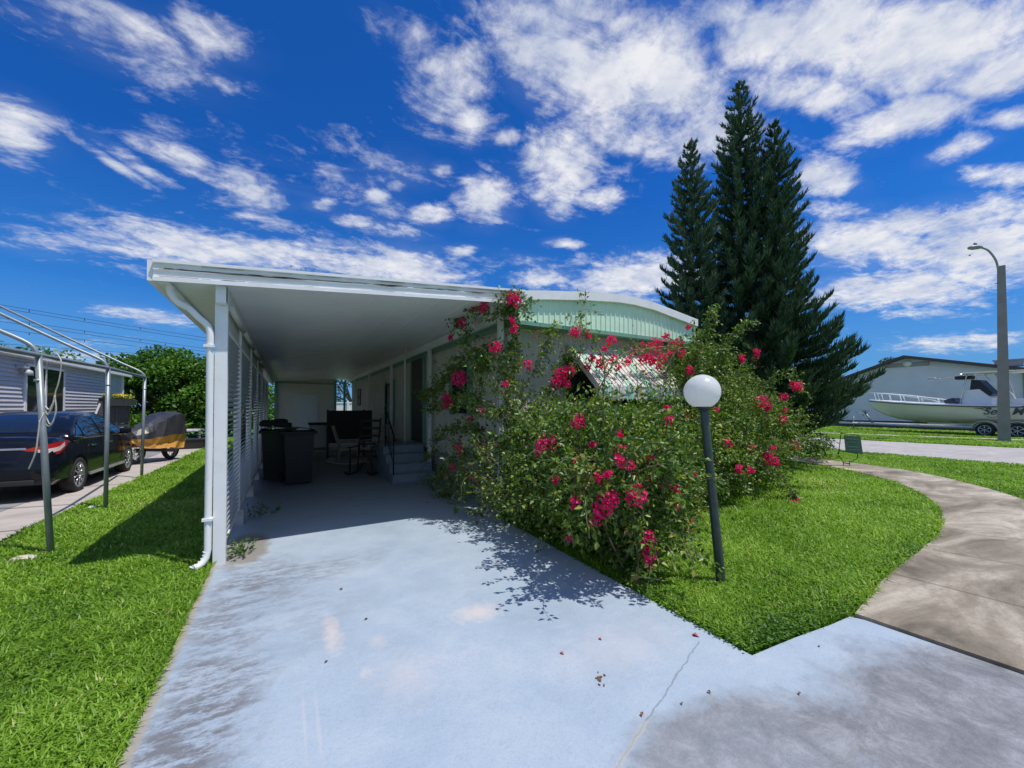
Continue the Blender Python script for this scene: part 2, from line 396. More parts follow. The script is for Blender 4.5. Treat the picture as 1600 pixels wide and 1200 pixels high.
ROADM = concrete('road_concrete', ((.32, .30, .28), (.40, .375, .35), (.45, .42, .39)), stain=.25)
DARKC = concrete('dark_concrete', ((.15, .15, .15), (.25, .25, .25), (.33, .32, .31)), stain=.3)
def smooth(pts, n=6):
    o = []
    for i in range(len(pts)-1):
        p0 = Vector(pts[max(i-1, 0)]); p1 = Vector(pts[i]); p2 = Vector(pts[i+1]); p3 = Vector(pts[min(i+2, len(pts)-1)])
        for k in range(n):
            s = k/n; o.append(.5*((2*p1)+(p2-p0)*s+(2*p0-5*p1+4*p2-p3)*s*s+(3*p1-p0-3*p2+p3)*s*s*s))
    o.append(Vector(pts[-1])); return o
innr = smooth([(3.74, 1.34), (4.926, 1.50), (6.1, 1.58), (7.344, 1.73), (9.158, 2.22), (10.964, 3.22), (12.2, 4.6), (12.75, 6.0), (13.0, 9.0), (13.1, 30)])
outr = smooth([(3.80, .45), (5.0, .40), (6.4, .42), (8.2, .66), (10.3, 1.30), (12.32, 2.61), (13.40, 3.93), (13.95, 6.0), (14.1, 9.0), (14.2, 30)])
walkpoly = [(p.x, p.y) for p in innr]+[(p.x, p.y) for p in outr[::-1]]
walk = MB()
ni = len(innr)
vs = [(p.x, p.y, .046) for p in innr]+[(p.x, p.y, .046) for p in outr]+[(p.x, p.y, -.05) for p in innr]+[(p.x, p.y, -.05) for p in outr]
fs = []
for i in range(ni-1): fs += [(i, i+1, ni+i+1, ni+i), (2*ni+i, 2*ni+i+1, i+1, i), (ni+i, ni+i+1, 3*ni+i+1, 3*ni+i)]
fs.append((0, ni, 3*ni, 2*ni))
walk.add(vs, fs); ww = walk.build('sidewalk', WALK); ww['kind'] = 'structure'
# walkway joints
jm = MB()
for k in (6, 12, 17, 22, 26, 30, 34, 38, 43):
    if k < ni-1:
        a, b_ = innr[k], outr[k]; d = (b_-a).normalized(); p = Vector((-d.y, d.x))
        jm.add([(a.x, a.y, .0505), (b_.x, b_.y, .0505), (b_.x+p.x*.006, b_.y+p.y*.006, .0505), (a.x+p.x*.006, a.y+p.y*.006, .0505)], [(0, 1, 2, 3)])
jo = jm.build('sidewalk_joints', M('joint_dirt', (.05, .045, .035), .95)); jo['kind'] = 'structure'
# street with curb strips
near = smooth([(16.4, -12), (17.2, -2), (17.44, 2.5), (17.66, 6.05), (18.2, 8.5), (19.4, 14), (22, 30), (34, 80)])
far = smooth([(25.6, -12), (25.1, -2), (24.68, 3.54), (24.0, 8.5), (24.1, 14), (25.2, 22), (28.5, 34), (41, 80)])
ground_sheet('street', [(p.x, p.y) for p in near]+[(p.x, p.y) for p in far[::-1]], .012, ROADM)
fw = [(30.6, -10), (30.2, 4), (28.8, 9.2), (27.4, 13), (26.8, 20), (27.6, 20), (28.5, 13), (29.6, 9.8), (31.0, 4.6), (31.6, -10)]
ground_sheet('far_sidewalk', fw, .03, PALE, .05)
# neighbour's driveway
ground_sheet('neighbour_driveway', [(-2.89, -2), (-2.90, 7.0), (-2.82, 12), (-2.72, 21.5), (-6.0, 21.5), (-6.4, 12), (-6.4, -2)], .016, PALE, .05)
ground_sheet('parking_slab', [(-3.75, -2), (-3.72, 19), (-6.1, 19), (-6.1, -2)], .021, DARKC)
ji = MB()
for y in (4.1, 7.6, 11.1, 14.6, 18.1): ji.box((-4.5, y, .0205), (3.6, .014, .002))
for o in (ji.build('slab_joints', MATS['joint_dirt']),): o['kind'] = 'structure'

# ================================================================ CARPORT
WHT = M('white_metal', (.78, .79, .79), .45, var=.05, scale=3, dirt=.25, dcol=(.45, .42, .40))
WHG = M('fascia_metal', (.80, .80, .80), .4, var=.05, scale=5, dirt=.35, dcol=(.42, .36, .35))
CEIL = M('ceiling_panel', (.84, .85, .84), .5, var=.05, scale=1.5)
CREAM = M('cream_blind', (.62, .62, .52), .7, var=.06)
GRN = M('green_trim', (.17, .36, .26), .55, var=.12, scale=8)
DKG = M('mildew', (.42, .35, .34), .9)
x0, x1, y0, y1 = -1.06, 2.90, 4.75, 22.6
zl, zr = 2.775, 3.07                                    # underside at the left and right edges
def zc(x): return zl+(zr-zl)*(x-x0)/(x1-x0)
cp = thing('carport', 'long white metal carport with a sloping pan roof over the blue driveway', 'carport', (x0+.5, y0, 0))
r = MB()
def slab(mb, xa, xb, ya, yb, dz0, dz1, mi=0):
    vs = [(x, y, zc(x)+d) for d in (dz0, dz1) for x, y in ((xa, ya), (xb, ya), (xb, yb), (xa, yb))]
    mb.add(vs, [(3,2,1,0),(4,5,6,7),(0,1,5,4),(1,2,6,5),(2,3,7,6),(3,0,4,7)], False, mi)
slab(r, x0+.02, x1, y0+.03, y1, 0, .045)
# pan ribs on the underside
for k in range(10):
    xa = x0+.35+k*.405; slab(r, xa, xa+.010, y0+.05, y1, -.004, .002)
rf = r.build('roof', CEIL, cp)
r = MB(); prof = [(0.00, -.025), (-.03, -.028), (-.03, .010), (-.012, .016), (-.012, .072), (-.026, .080), (-.026, .088), (-.012, .094), (-.012, .132), (-.04, .140), (-.04, .168), (0.0, .170)]
rings = [[(x, y0+dy, zc(x)+dz) for dy, dz in prof] for x in np.linspace(x0, x1, 12)]
r.loft([[Vector(p) for p in q] for q in rings], smooth=False); r.build('fascia', WHG, cp)
r = MB()                                               # dirt line lodged in the fascia's groove
for k in range(150):
    xa = x0+.03+random.random()*3.8; ln = random.uniform(.05, .35); xb = min(xa+ln, x1); zz_ = random.choice((.083, .083, .088, .074, .090, .012, .130)); th = random.uniform(.0015, .008)
    r.add([(xa, y0-.0285, zc(xa)+zz_), (xb, y0-.0285, zc(xb)+zz_), (xb, y0-.0285, zc(xb)+zz_+th), (xa, y0-.0285, zc(xa)+zz_+th)], [(0, 1, 2, 3)])
r.build('fascia_grime', DKG, cp)
r = MB(); r.box((x0-.02, (y0+y1)/2, zl+.07), (.05, y1-y0, .19)); r.box((x0+.05, (y0+y1)/2, zl-.012), (.11, y1-y0-.02, .02))
r.build('gutter', WHT, cp)
PX = -.56                                              # line of the left posts
r = MB(); r.box((PX, (y0+y1)/2+.02, zc(PX)-.085), (.075, y1-y0-.1, .15)); r.build('beam', WHT, cp)
r = MB(); r.box((2.80, (y0+y1)/2+.1, zc(2.8)-.095), (.07, y1-y0-.3, .16)); r.build('beam', WHT, cp)
r = MB(); r.box((PX-.005, y0+.10, zc(PX)-.10), (.085, .10, .17)); r.build('beam_cap', WHT, cp)
LY = [4.95, 6.52, 8.42, 10.3, 12.2, 14.1, 16.0]
post0 = None
for i, y in enumerate(LY):
    r = MB(); top = zc(PX)-.16
    r.box((PX-.012, y, top/2), (.105 if i == 0 else .08, .075, top-.02)); 
    r.build('post', WHT, cp)
    if i:
        r = MB(); r.box((PX-.01, y+.01, .12), (.17, .18, .20), bev=.01); r.build('footing_block', M('block', (.45, .45, .43), .9, bump=.4, dirt=.5), cp)
for i in range(len(LY)-1):                             # louvre screens between the posts
    ya, yb = LY[i]+.045, LY[i+1]-.045; zt = zc(PX)-.16
    r = MB(); zb, ze = .26, 2.36; n = 38
    for k in range(n):
        z = zb+(ze-zb)*k/(n-1)
        r.box((PX-.005, (ya+yb)/2, z), (.062, yb-ya-.05, .0035), ry(R(-34)))
    fr = MB(); 
    for y in (ya+.015, yb-.015): fr.box((PX-.005, y, (zb+ze)/2), (.05, .03, ze-zb+.10))
    fr.box((PX-.005, (ya+yb)/2, zb-.06), (.05, yb-ya, .03)); fr.box((PX-.005, (ya+yb)/2, ze+.055), (.05, yb-ya, .03))
    ls = r.build('louvre_screen', M('louvre_paint', (.42, .44, .45), .5, var=.05), cp); fr.build('screen_frame', WHT, ls)
    if i < 4:
        r = MB(); r.box((PX, (ya+yb)/2, (ze+.07+zt)/2), (.012, yb-ya, zt-ze-.075)); r.build('valance_panel', CREAM, cp)
        r = MB(); r.tube([(PX+.055, ya+.03, zt-.03), (PX+.055, yb-.03, zt-.03)], .03, 10); r.build('blind_roll', CREAM, cp)
# downspout on the front left corner
r = MB(); yy = 4.87
pts = smooth([(x0+.09, yy+.0, zl-.02), (x0+.10, yy, zl-.09), (x0+.15, yy, zl-.17), (x0+.24, yy, zl-.225), (PX-.19, yy, zl-.30), (PX-.105, yy, zl-.40), (PX-.095, yy, zl-.60)], 5)
pts = [Vector(p) for p in pts]+[Vector((PX-.095, yy, 1.2)), Vector((PX-.098, yy, .20)), Vector((PX-.11, yy-.01, .13)), Vector((PX-.135, yy-.03, .085)), Vector((PX-.165, yy-.05, .065)), Vector((PX-.195, yy-.075, .06))]
r.tube(pts, [.031]*(len(pts)-1)+[.037], 10)
for k in range(6):
    a = k/5; p = Vector((PX-.108-.09*a*a, yy-.055*a*a, .18-.11*math.sin(a*1.5))); r.tube([p, p+Vector((-.003, -.001, -.006))], .0335, 12)
for z in (.5, 2.2): r.box((PX-.10, yy-.001, z), (.085, .08, .025))
r.build('downspout', WHT, cp)
for y, zt in ((5.27, 2.90), (8.67, 2.90), (12.4, 2.90), (16.1, 2.90), (19.8, 2.90)):
    r = MB(); r.box((2.80, y, zt/2), (.075, .07, zt)); r.build('post', WHT, cp)
r = MB(); r.tube([(2.49, 9.6, .72), (2.49, 9.6, zc(2.49)-.005)], .018, 8); r.build('support_pole', WHT, cp)
# weeds rooted on the roof edge
LEAFG = leafmat('weed_leaf', [(0, (.05, .12, .02)), (1, (.12, .22, .05))])
def weed(name, base, n, h, label, cat='weed', group=None, spread=.12, size=.03, par_=None):
    base = Vector(base); P = []; D = []; st = MB()
    for k in range(n):
        a = random.random()*6.28; q = base+Vector((math.cos(a), math.sin(a), 0))*random.random()*spread
        d = Vector((math.cos(a)*.5, math.sin(a)*.5, 1)).normalized(); L = h*random.uniform(.4, 1)
        pp = [q, q+d*L*.5, q+d*L+Vector((0, 0, -L*.08))]; st.tube(pp, .0015, 4)
        for j in range(7):
            s = random.random(); P.append(q+d*L*s); D.append([random.uniform(-1, 1), random.uniform(-1, 1), random.uniform(0, .8)])
    V, F = leaves(np.array([tuple(p) for p in P]), np.array(D), rng.uniform(.5, 1.2, len(P))*size)
    root = thing(name, label, cat, base, group)
    npmesh('leaves', V, F, LEAFG, np.repeat(rng.random(len(P)), 5), root); st.build('stem', M('stem_green', (.12, .16, .05), .7), root)
    return root
weed('roof_weed', (.15, y0+.10, zc(.15)+.16), 9, .10, 'small weeds rooted in the dirt along the carport roof edge', spread=.28, size=.022)
weed('roof_weed', (x0+.03, 7.0, zl+.10), 7, .16, 'dry sprigs poking from the gutter behind the downspout', spread=.18, size=.02)
weed('ground_weed', (-.42, 5.12, .03), 22, .22, 'leafy weed growing at the foot of the front carport post', spread=.14, size=.045)
weed('ground_weed', (-.36, 6.9, .03), 16, .2, 'weeds along the footing inside the louvre screen', spread=.25, size=.045)

# ================================================================ MOBILE HOME
def corr(name, col, axis, pitch=.05, deep=.4, dirt=.15):
    m = bpy.data.materials.new(name); m.use_nodes = True; t = NT(m.node_tree); b = t.n['Principled BSDF']
    tcn = t.new('ShaderNodeTexCoord').outputs['Object']; sp = t.new('ShaderNodeSeparateXYZ'); t.l.new(tcn, sp.inputs[0])
    c = t.ramp(t.noise(tcn, 2.0, 7, .65), [(.3, tuple(x*.86 for x in col)), (.7, tuple(min(1, x*1.08) for x in col))])
    c = t.mix(t.mapr(t.noise(tcn, 5, 8, .7), .55, .8, 0, dirt), c, tuple(x*.5 for x in col))
    t.l.new(c, b.inputs['Base Color']); b.inputs['Roughness'].default_value = .55
    return m
WALLM = corr('beige_siding', (.60, .58, .51), 0); GABM = corr('mint_panel', (.64, .86, .66), 0, dirt=.25)
mh = thing('mobile_home', 'beige mobile home with a mint green bowed gable behind the bougainvillea', 'mobile home', (4.9, 5.2, 0))
hx0, hx1, hy0, hy1 = 2.95, 6.85, 5.32, 21.8
def ribbed(xa, xb, z0f, z1f, y, pitch, depth, horiz_axis='x', flat=.6):
    """vertical-rib sheet in plane y (or x) = const"""
    mb = MB(); pts = []; a = xa; 
    while a < xb-1e-6:
        for s, d in ((0, 0), (flat*pitch, 0), (flat*pitch+pitch*.12, depth), (pitch*.88, depth)):
            if a+s <= xb: pts.append((a+s, d))
        a += pitch
    pts.append((xb, 0))
    vs = []
    for (p, d) in pts:
        for z in (z0f(p), z1f(p)): vs.append((p, y-d, z) if horiz_axis == 'x' else (y-d, p, z))
    mb.add(vs, [(2*i, 2*i+2, 2*i+3, 2*i+1) for i in range(len(pts)-1)])
    return mb
ribbed(hx0, hx1, lambda p: .62, lambda p: 2.86, hy0, .10, .012).build('front_wall', WALLM, mh)
ribbed(hy0, hy1, lambda p: .62, lambda p: 2.98, hx0, .075, .012, 'y').build('side_wall', WALLM, mh)
s_ = MB(); s_.box(((hx0+hx1)/2+.03, (hy0+hy1)/2+.03, 1.75), (hx1-hx0-.02, hy1-hy0-.04, 2.3)); s_.build('core_wall', WALLM, mh)
s_ = MB(); s_.box(((hx0+hx1)/2, (hy0+hy1)/2, .32), (hx1-hx0-.08, hy1-hy0-.08, .60))
for k in range(8): s_.box(((hx0+hx1)/2, (hy0+hy1)/2, .08+k*.07), (hx1-hx0-.06, hy1-hy0-.06, .012))
s_.build('skirting', M('skirting_grey', (.42, .43, .42), .7, dirt=.4), mh)
def bow(x): return float(np.interp(x, [2.8, 3.4, 4.2, 4.9, 5.3, 5.8, 6.4, 7.0], [3.155, 3.245, 3.34, 3.40, 3.405, 3.37, 3.285, 3.20]))
ribbed(2.90, 6.93, lambda p: 2.875, lambda p: bow(p)-.02, 5.0, .105, .012).build('gable_panel', GABM, mh)
s_ = MB(); s_.box((4.915, 5.005, 2.845), (4.07, .05, .06)); s_.box((4.915, 5.17, 2.84), (4.03, .30, .02)); s_.build('gable_trim', GRN, mh)
for xx in (2.963, 6.95): s_ = MB(); s_.box((xx, 5.0, 3.03), (.05, .06, .35)); s_.build('gable_end_cap', GABM, mh)
xs = np.linspace(2.86, 7.0, 25)
s_ = MB(); s_.loft([[Vector((x, 4.93, bow(x)-.02)), Vector((x, 4.93, bow(x)+.115)), Vector((x, hy1+.2, bow(x)+.115)), Vector((x, hy1+.2, bow(x)-.02))] for x in xs], smooth=False)
s_.build('roof', WHG, mh)
s_ = MB(); s_.box((2.885, 6.6+7, 2.89), (.03, 16.6, .16)); s_.build('green_band', GRN, mh)
GLS = M('dark_glass', (.02, .025, .028), .08, spec=.8); BLK = M('black_frame', (.02, .02, .022), .5)
def side_window(y, z0, z1, wd, shutter=True, frame=BLK):
    f = MB(); xw = 2.915
    for yy_ in (y-wd/2, y+wd/2): f.box((xw, yy_, (z0+z1)/2), (.06, .04, z1-z0+.04))
    for z in (z0, z1, (z0+z1)/2): f.box((xw-.002, y, z), (.056, wd, .035))
    o = f.build('window', frame, mh); p = MB(); p.box((xw+.005, y, (z0+z1)/2), (.012, wd, z1-z0)); p.build('pane', GLS, o)
    if shutter:
        for yy_ in (y-wd/2-.14, y+wd/2+.14):
            p = MB(); p.box((xw+.005, yy_, (z0+z1)/2+.03), (.03, .2, z1-z0+.16))
            for k in range(16): p.box((xw-.012, yy_, z0+(k+.5)*(z1-z0)/16), (.012, .16, .02))
            p.build('shutter', GRN, mh)
side_window(7.15, 1.5, 2.35, .62)
side_window(13.2, 1.05, 2.35, .9); side_window(19.3, 1.7, 2.4, .6, False)
# entrance door above the steps
s_ = MB(); s_.box((2.915, 9.95, 1.78), (.05, 1.0, 2.1)); dd = s_.build('door', M('door_dark', (.06, .05, .045), .5), mh)
s_ = MB(); s_.box((2.89, 9.55, 1.7), (.05, .03, .12)); s_.build('handle', M('brass', (.5, .4, .2), .3, 1.0), dd)
s_ = MB()
for y in (9.40, 10.5): s_.box((2.90, y, 1.8), (.06, .09, 2.2))
s_.box((2.90, 9.95, 2.88), (.06, 1.19, .06)); s_.build('door_frame', GRN, mh)
# front window beneath the awning
s_ = MB(); s_.box((5.0, hy0-.03, 1.9), (1.7, .05, 1.15)); fw_ = s_.build('window', M('white_frame', (.75, .75, .74), .5), mh)
s_ = MB()
for xx in (4.47, 5.53): s_.box((xx, hy0-.062, 1.9), (.95, .012, 1.05))
s_.build('pane', GLS, fw_)
# striped metal awning
aw = thing('window_awning', 'striped white and mint scalloped metal awning over the front window', 'awning', (4.1, 5.2, 2.6))
AW = M('awning_white', (.66, .62, .55), .5, var=.06, dirt=.3, dcol=(.55, .5, .45)); AG = M('awning_green', (.25, .62, .45), .5, var=.08)
ax0, ax1 = 4.08, 5.98; ytop, ybot, ztop, zbot = 5.26, 4.52, 2.64, 1.93
s_ = MB(); nS = 38; wS = (ax1-ax0)/nS
sec = [(0., 0.), (.34, .36), (.68, .70), (.93, .93), (1.0, 1.02), (1.02, 1.28)]
for k in range(nS):
    xa = ax0+k*wS; green = (k % 9) in (2, 4)
    for (u0, v0), (u1, v1) in zip(sec[:-1], sec[1:]):
        q = [];
        for (u, v) in ((u0, v0), (u1, v1)):
            y = ytop+(ybot-ytop)*u; z = ztop+(zbot-ztop)*v
            hgt = .0 if k % 2 else .018
            q.append((y, z+hgt))
        (ya, za), (yb, zb_) = q
        s_.add([(xa+.001, ya, za), (xa+wS-.001, ya, za), (xa+wS-.001, yb, zb_), (xa+.001, yb, zb_)], [(0, 1, 2, 3)], False, 1 if green else 0)
        if k: s_.add([(xa, ya, za-(.018 if not k % 2 else -.018)), (xa, ya, za), (xa, yb, zb_), (xa, yb, zb_-(.018 if not k % 2 else -.018))], [(0, 1, 2, 3)])
    yE, zE = ytop+(ybot-ytop)*1.02, ztop+(zbot-ztop)*1.28+(.0 if k % 2 else .018)
    s_.add([(xa, yE, zE), (xa+wS, yE, zE), (xa+wS*.8, yE, zE-.022), (xa+wS*.5, yE, zE-.034), (xa+wS*.2, yE, zE-.022)], [(0, 1, 2, 3, 4)], False, 1 if green else 0)
s_.build('canopy', [AW, AG], aw)
for xx in (ax0-.012, ax1+.012):
    s_ = MB(); s_.prism([(xx-.01, ytop, ztop+.03), (xx-.01, ytop, ztop-.10), (xx-.01, ybot+.04, zbot-.06), (xx-.01, ybot-.01, zbot-.17), (xx-.01, ybot-.035, zbot-.02), (xx-.01, ybot+.03, zbot+.06)], (.02, 0, 0)); s_.build('side_arm', AW, aw)
# entrance steps and rail
st = thing('entrance_steps', 'grey blue painted concrete steps climbing to the side door', 'steps', (2.3, 8.3, 0))
STM = M('step_paint', (.20, .25, .30), .7, dirt=.4, dcol=(.16, .17, .17), bump=.3)
for k in range(4):
    s_ = MB(); ya = 8.3+.30*k; yb = 8.3+.30*(k+1) if k < 3 else 10.45; s_.box((2.375, (ya+yb)/2, .022+.175*(k+1)/2), (.93, yb-ya, .175*(k+1)), bev=.008); s_.build('step' if k < 3 else 'landing', STM, st)
s_ = MB()
BM = M('black_iron', (.02, .02, .02), .45, .6)
for (y, zb_) in ((8.32, .19), (9.1, .72)): s_.tube([(1.93, y, zb_-.17 if y < 9 else zb_), (1.93, y, zb_+.85)], .014, 6)
s_.tube([(1.93, 8.18, .90), (1.93, 8.32, 1.03), (1.93, 9.1, 1.57), (1.93, 9.2, 1.58)], .018, 6); s_.tube([(1.93, 8.32, .45), (1.93, 9.1, .98)], .010, 6)
for k in range(1, 5): y = 8.32+k*.156; s_.tube([(1.93, y, .45+(y-8.32)*.68), (1.93, y, 1.03+(y-8.32)*.69)], .007, 5)
s_.build('handrail', BM, st)

# ================================================================ STORAGE SHED at the end of the carport
sh = thing('storage_shed', 'cream storage shed with a white door closing the end of the carport', 'shed', (.9, 22, 0))
s_ = MB(); s_.prism([(-.47, 22, .02), (2.21, 22, .02), (2.21, 22, zc(2.21)-.004), (-.47, 22, zc(-.47)-.004)], (0, 2.4, 0)); s_.build('wall', M('cream_wall', (.66, .65, .58), .7, var=.05), sh)
s_ = MB(); s_.box((.87, 21.975, 1.11), (1.04, .04, 2.16)); do = s_.build('door', M('door_white', (.66, .74, .76), .5, var=.04), sh)
s_ = MB()
for (cx, cz, ww_, hh) in ((.62, 1.6, .36, .75), (1.12, 1.6, .36, .75), (.62, .65, .36, .75), (1.12, .65, .36, .75)): s_.box((cx, 21.95, cz), (ww_, .015, hh))
s_.build('door_panel', M('door_white'  , (.66, .74, .76)), do)
s_ = MB(); s_.lathe([(0, 0), (.03, .005), (.03, .03), (.012, .05)], (.42, 21.955, 1.05), 10, rot=rx(R(90))); s_.build('knob', MATS['brass'], do)
for nm, c_, d_ in (('corner_trim', (-.43, 21.96, 1.40), (.12, .10, 2.76)), ('corner_trim', (2.17, 21.96, 1.48), (.10, .10, 2.92))):
    s_ = MB(); s_.box(c_, d_); s_.build(nm, GRN, sh)
s_ = MB(); s_.box((.87, 21.97, 2.78), (2.5, .05, .08)); s_.build('top_trim', M('grey_trim', (.35, .36, .35), .6), sh)
s_ = MB()
for y in (14.2,): s_.box((1.2, y+3.9, .09), (2.4, 7.8, .16)); 
pt = s_.build('patio_slab', concrete('flagstone', ((.22, .21, .19), (.34, .33, .30), (.42, .40, .37)))); pt['kind'] = 'structure'
s_ = MB(); s_.box((2.62, 22.1, 1.45), (.10, .10, 2.9)); s_.box((2.62, 22.1, 2.7), (.14, .14, .2))
o = s_.build('porch_post', GRN); tag(o, 'green wooden post standing in the gap beside the storage shed', 'post')
# vinyl fence seen through the gap
fe = thing('vinyl_fence', 'white vinyl privacy fence seen through the gap beside the shed', 'fence', (3, 27, 0))
s_ = MB()
for k in range(40): s_.box((1.0+k*.155, 27, .95), (.148, .03, 1.9))
s_.build('fence_panel', M('vinyl', (.75, .77, .8), .5), fe)
s_ = MB()
for z in (.2, 1.88): s_.box((4.1, 26.97, z), (6.4, .04, .09))
s_.build('rail', M('vinyl', (.75, .77, .8)), fe)
for x in (1.0, 3.4, 5.8): 
    s_ = MB(); s_.box((x, 26.95, 1.0), (.11, .06, 2.0)); s_.build('post', M('vinyl', (.75, .77, .8)), fe)

# ================================================================ LAMP POST
lb = Vector((3.40, 2.18, 0)); lc = atF(1097, 612, 3.53)
lp = thing('lamp_post', 'leaning dark green garden lamp post with a white globe, standing in the lawn', 'lamp post', lb)
ax = (lc-lb).normalized()
s_ = MB(); pts = [lb+ax*(k/10*(lc.z-.13))/ax.z for k in range(11)]
s_.tube([Vector((lb.x, lb.y, -.05))]+pts, [.040]+[.040-.0006*k for k in range(11)], 20)
s_.build('post', M('lamp_green', (.040, .060, .055), .42, var=.25, scale=14, dirt=.25, dcol=(.10, .12, .10)), lp)
s_ = MB(); rot = Vector((0, 0, 1)).rotation_difference(ax).to_matrix()
s_.lathe([(.045, -.02), (.062, -.01), (.062, .012), (.05, .02)], pts[-1], 20, rot=rot); s_.build('fitter', MATS['lamp_green'], lp)
s_ = MB(); rg = .152; prof = [(rg*math.sin(a), -rg*math.cos(a)) for a in np.linspace(.50, math.pi, 26)]
s_.lathe(prof, lc, 40); 
gm = M('globe_acrylic', (.93, .93, .92), .25, var=.02, dirt=.10, dcol=(.70, .66, .55)); t = NT(gm.node_tree)
gt = t.new('ShaderNodeBsdfTranslucent'); gt.inputs[0].default_value = (.95, .95, .94, 1); gx_ = t.new('ShaderNodeMixShader'); gx_.inputs[0].default_value = .55
t.l.new(t.n['Principled BSDF'].outputs[0], gx_.inputs[1]); t.l.new(gt.outputs[0], gx_.inputs[2]); t.l.new(gx_.outputs[0], t.n['Material Output'].inputs[0])
s_.build('globe', gm, lp)

# ================================================================ NEIGHBOUR'S PIPE CANOPY FRAME and ROPE
GAL = M('galvanised_pipe', (.25, .29, .31), .42, .35, var=.12, scale=10)
cf = thing('canopy_frame', 'bare galvanised steel pipe frame of a car canopy beside the neighbour driveway', 'canopy frame', (-2.17, 6.14, 0))
tops = [(-2.274, 6.10, 2.147), (-2.42, 8.50, 2.21), (-2.76, 11.82, 2.27)]; bots = [(-2.17, 6.14), (-2.424, 8.498), (-2.794, 11.811)]
for tp, bt in zip(tops, bots):
    s_ = MB(); s_.tube([(bt[0], bt[1], -.02), tp], .028, 10); lg = s_.build('leg', GAL, cf)
    s_ = MB(); s_.tube([Vector(tp)-Vector((0, 0, .28)), Vector(tp)-Vector((0, 0, .255))], .030, 10); s_.build('collar', GAL, lg)
    s_ = MB(); tx, ty, tz = tp
    s_.tube(smooth([(tx, ty, tz-.02), (tx-.03, ty, tz+.07), (tx-.12, ty, tz+.15), (tx-.4, ty, tz+.30)], 4)+[Vector((-4.95, ty, tz+.07+(4.95+tx)*.578)), Vector((-5.05, ty, tz+.07+(4.95+tx)*.578)), Vector((-6.35, ty, tz+.85)), Vector((-6.4, ty, 0))], .022, 8)
    s_.build('rafter', GAL, cf)
s_ = MB(); a, b_, c_ = [Vector(q) for q in tops]; s_.tube([a+(a-b_)*1.6, a, b_, c_], .026, 8); s_.build('eave_pipe', GAL, cf)
s_ = MB(); s_.tube([(-5.0, 3.0, 3.84), (-5.0, 6.1, 3.79), (-5.0, 11.82, 3.60)], .02, 8); s_.build('ridge_pipe', GAL, cf)
ROPE = M('rope', (.55, .52, .46), .9, bump=.6, bscale=300)
rp = thing('hanging_rope', 'frayed pale rope tied in loops and hanging from the canopy frame pipe', 'rope', (-2.3, 6.2, 2.1))
def rline(pts, r=.006):
    s_ = MB(); s_.tube([Vector(p) for p in smooth([tuple(atF(px, py, f)) for px, py, f in pts], 4)], r, 6); return s_
fR = 4.22
m1 = rline([(74, 563, 4.25), (72, 590, 4.3), (70, 620, fR), (69, 634, fR), (72, 650, fR), (78, 663, fR), (84, 655, fR), (88, 640, fR), (86, 617, fR), (91, 600, fR), (95, 578, fR), (95, 562, fR), (88, 551, 4.35)])
m1.tube([atF(60, 557, 4.2), atF(95, 566, 4.32)], .003, 5)
m1.build('upper_loop', ROPE, rp)
rline([(86, 618, fR), (82, 634, fR), (75, 648, fR), (70, 634, fR), (77, 640, fR), (85, 626, fR)], .008).build('knot', ROPE, rp)
rline([(86, 620, fR), (87, 640, fR), (83, 660, fR), (76, 666, fR), (71, 660, fR)], .005).build('lower_loop', ROPE, rp)
rline([(62, 657, 4.15), (61, 668, 4.15), (59, 684, 4.15), (57, 700, 4.15), (54, 712, 4.15), (50, 722, 4.15), (45, 733, 4.15)], .007).build('frayed_tail', ROPE, rp)
rline([(70, 640, fR), (66, 650, 4.17), (62, 658, 4.15)], .005).build('upper_strand', ROPE, rp)

# ================================================================ BLACK SEDAN
CARB = bpy.data.materials.new('car_paint'); CARB.use_nodes = True; pb = CARB.node_tree.nodes['Principled BSDF']
pb.inputs['Base Color'].default_value = (.006, .008, .014, 1); pb.inputs['Roughness'].default_value = .12; pb.inputs['Coat Weight'].default_value = .15; pb.inputs['Specular IOR Level'].default_value = .25; pb.inputs['Coat Roughness'].default_value = .03
CGL = M('car_glass', (.012, .016, .02), .04, spec=1.0, coat=.6); CHR = M('chrome', (.75, .75, .76), .12, 1.0, var=.03)
TYR = M('tyre', (.022, .022, .022), .85, bump=.3); RIM = M('alloy', (.55, .56, .58), .28, .9, var=.05); BPL = M('black_plastic', (.02, .02, .02), .6)
cx_, cyr = -4.26, 9.62
car = thing('parked_sedan', 'shiny black sedan parked on the neighbour driveway with its tail towards the photographer', 'car', (cx_, cyr, 0))
XF = Matrix.Translation((cx_, cyr, .02))
ST = [(0.0,.60,.42,.56,.64),(.03,.74,.34,.62,.72),(.08,.82,.28,.74,.86),(.13,.845,.26,.86,1.00),(.22,.86,.25,.92,1.06),(.45,.875,.24,.95,1.075),(.9,.88,.22,.955,1.06),(1.4,.885,.20,.94,1.02),(2.2,.885,.20,.93,1.0),(2.9,.885,.20,.92,.99),(3.4,.88,.22,.90,.97),(3.8,.865,.22,.85,.91),(4.15,.82,.22,.76,.83),(4.4,.72,.25,.65,.72),(4.55,.55,.30,.55,.60),(4.6,.40,.36,.50,.53)]
def ring(y, wv, zb, zs, zt):
    h = [(wv*.90, zb), (wv*.985, zb+.08), (wv, zb+(zs-zb)*.45), (wv*.995, zb+(zs-zb)*.75), (wv*.965, zs), (wv*.86, zs+(zt-zs)*.72), (wv*.5, zt), (0, zt+.012)]
    return [Vector((x, y, z)) for x, z in h]+[Vector((-x, y, z)) for x, z in h[-2::-1]]
s_ = MB(); s_.loft([ring(*q) for q in ST], cap=True)
body = s_.build('body', [CARB, BPL], car, xf=XF)
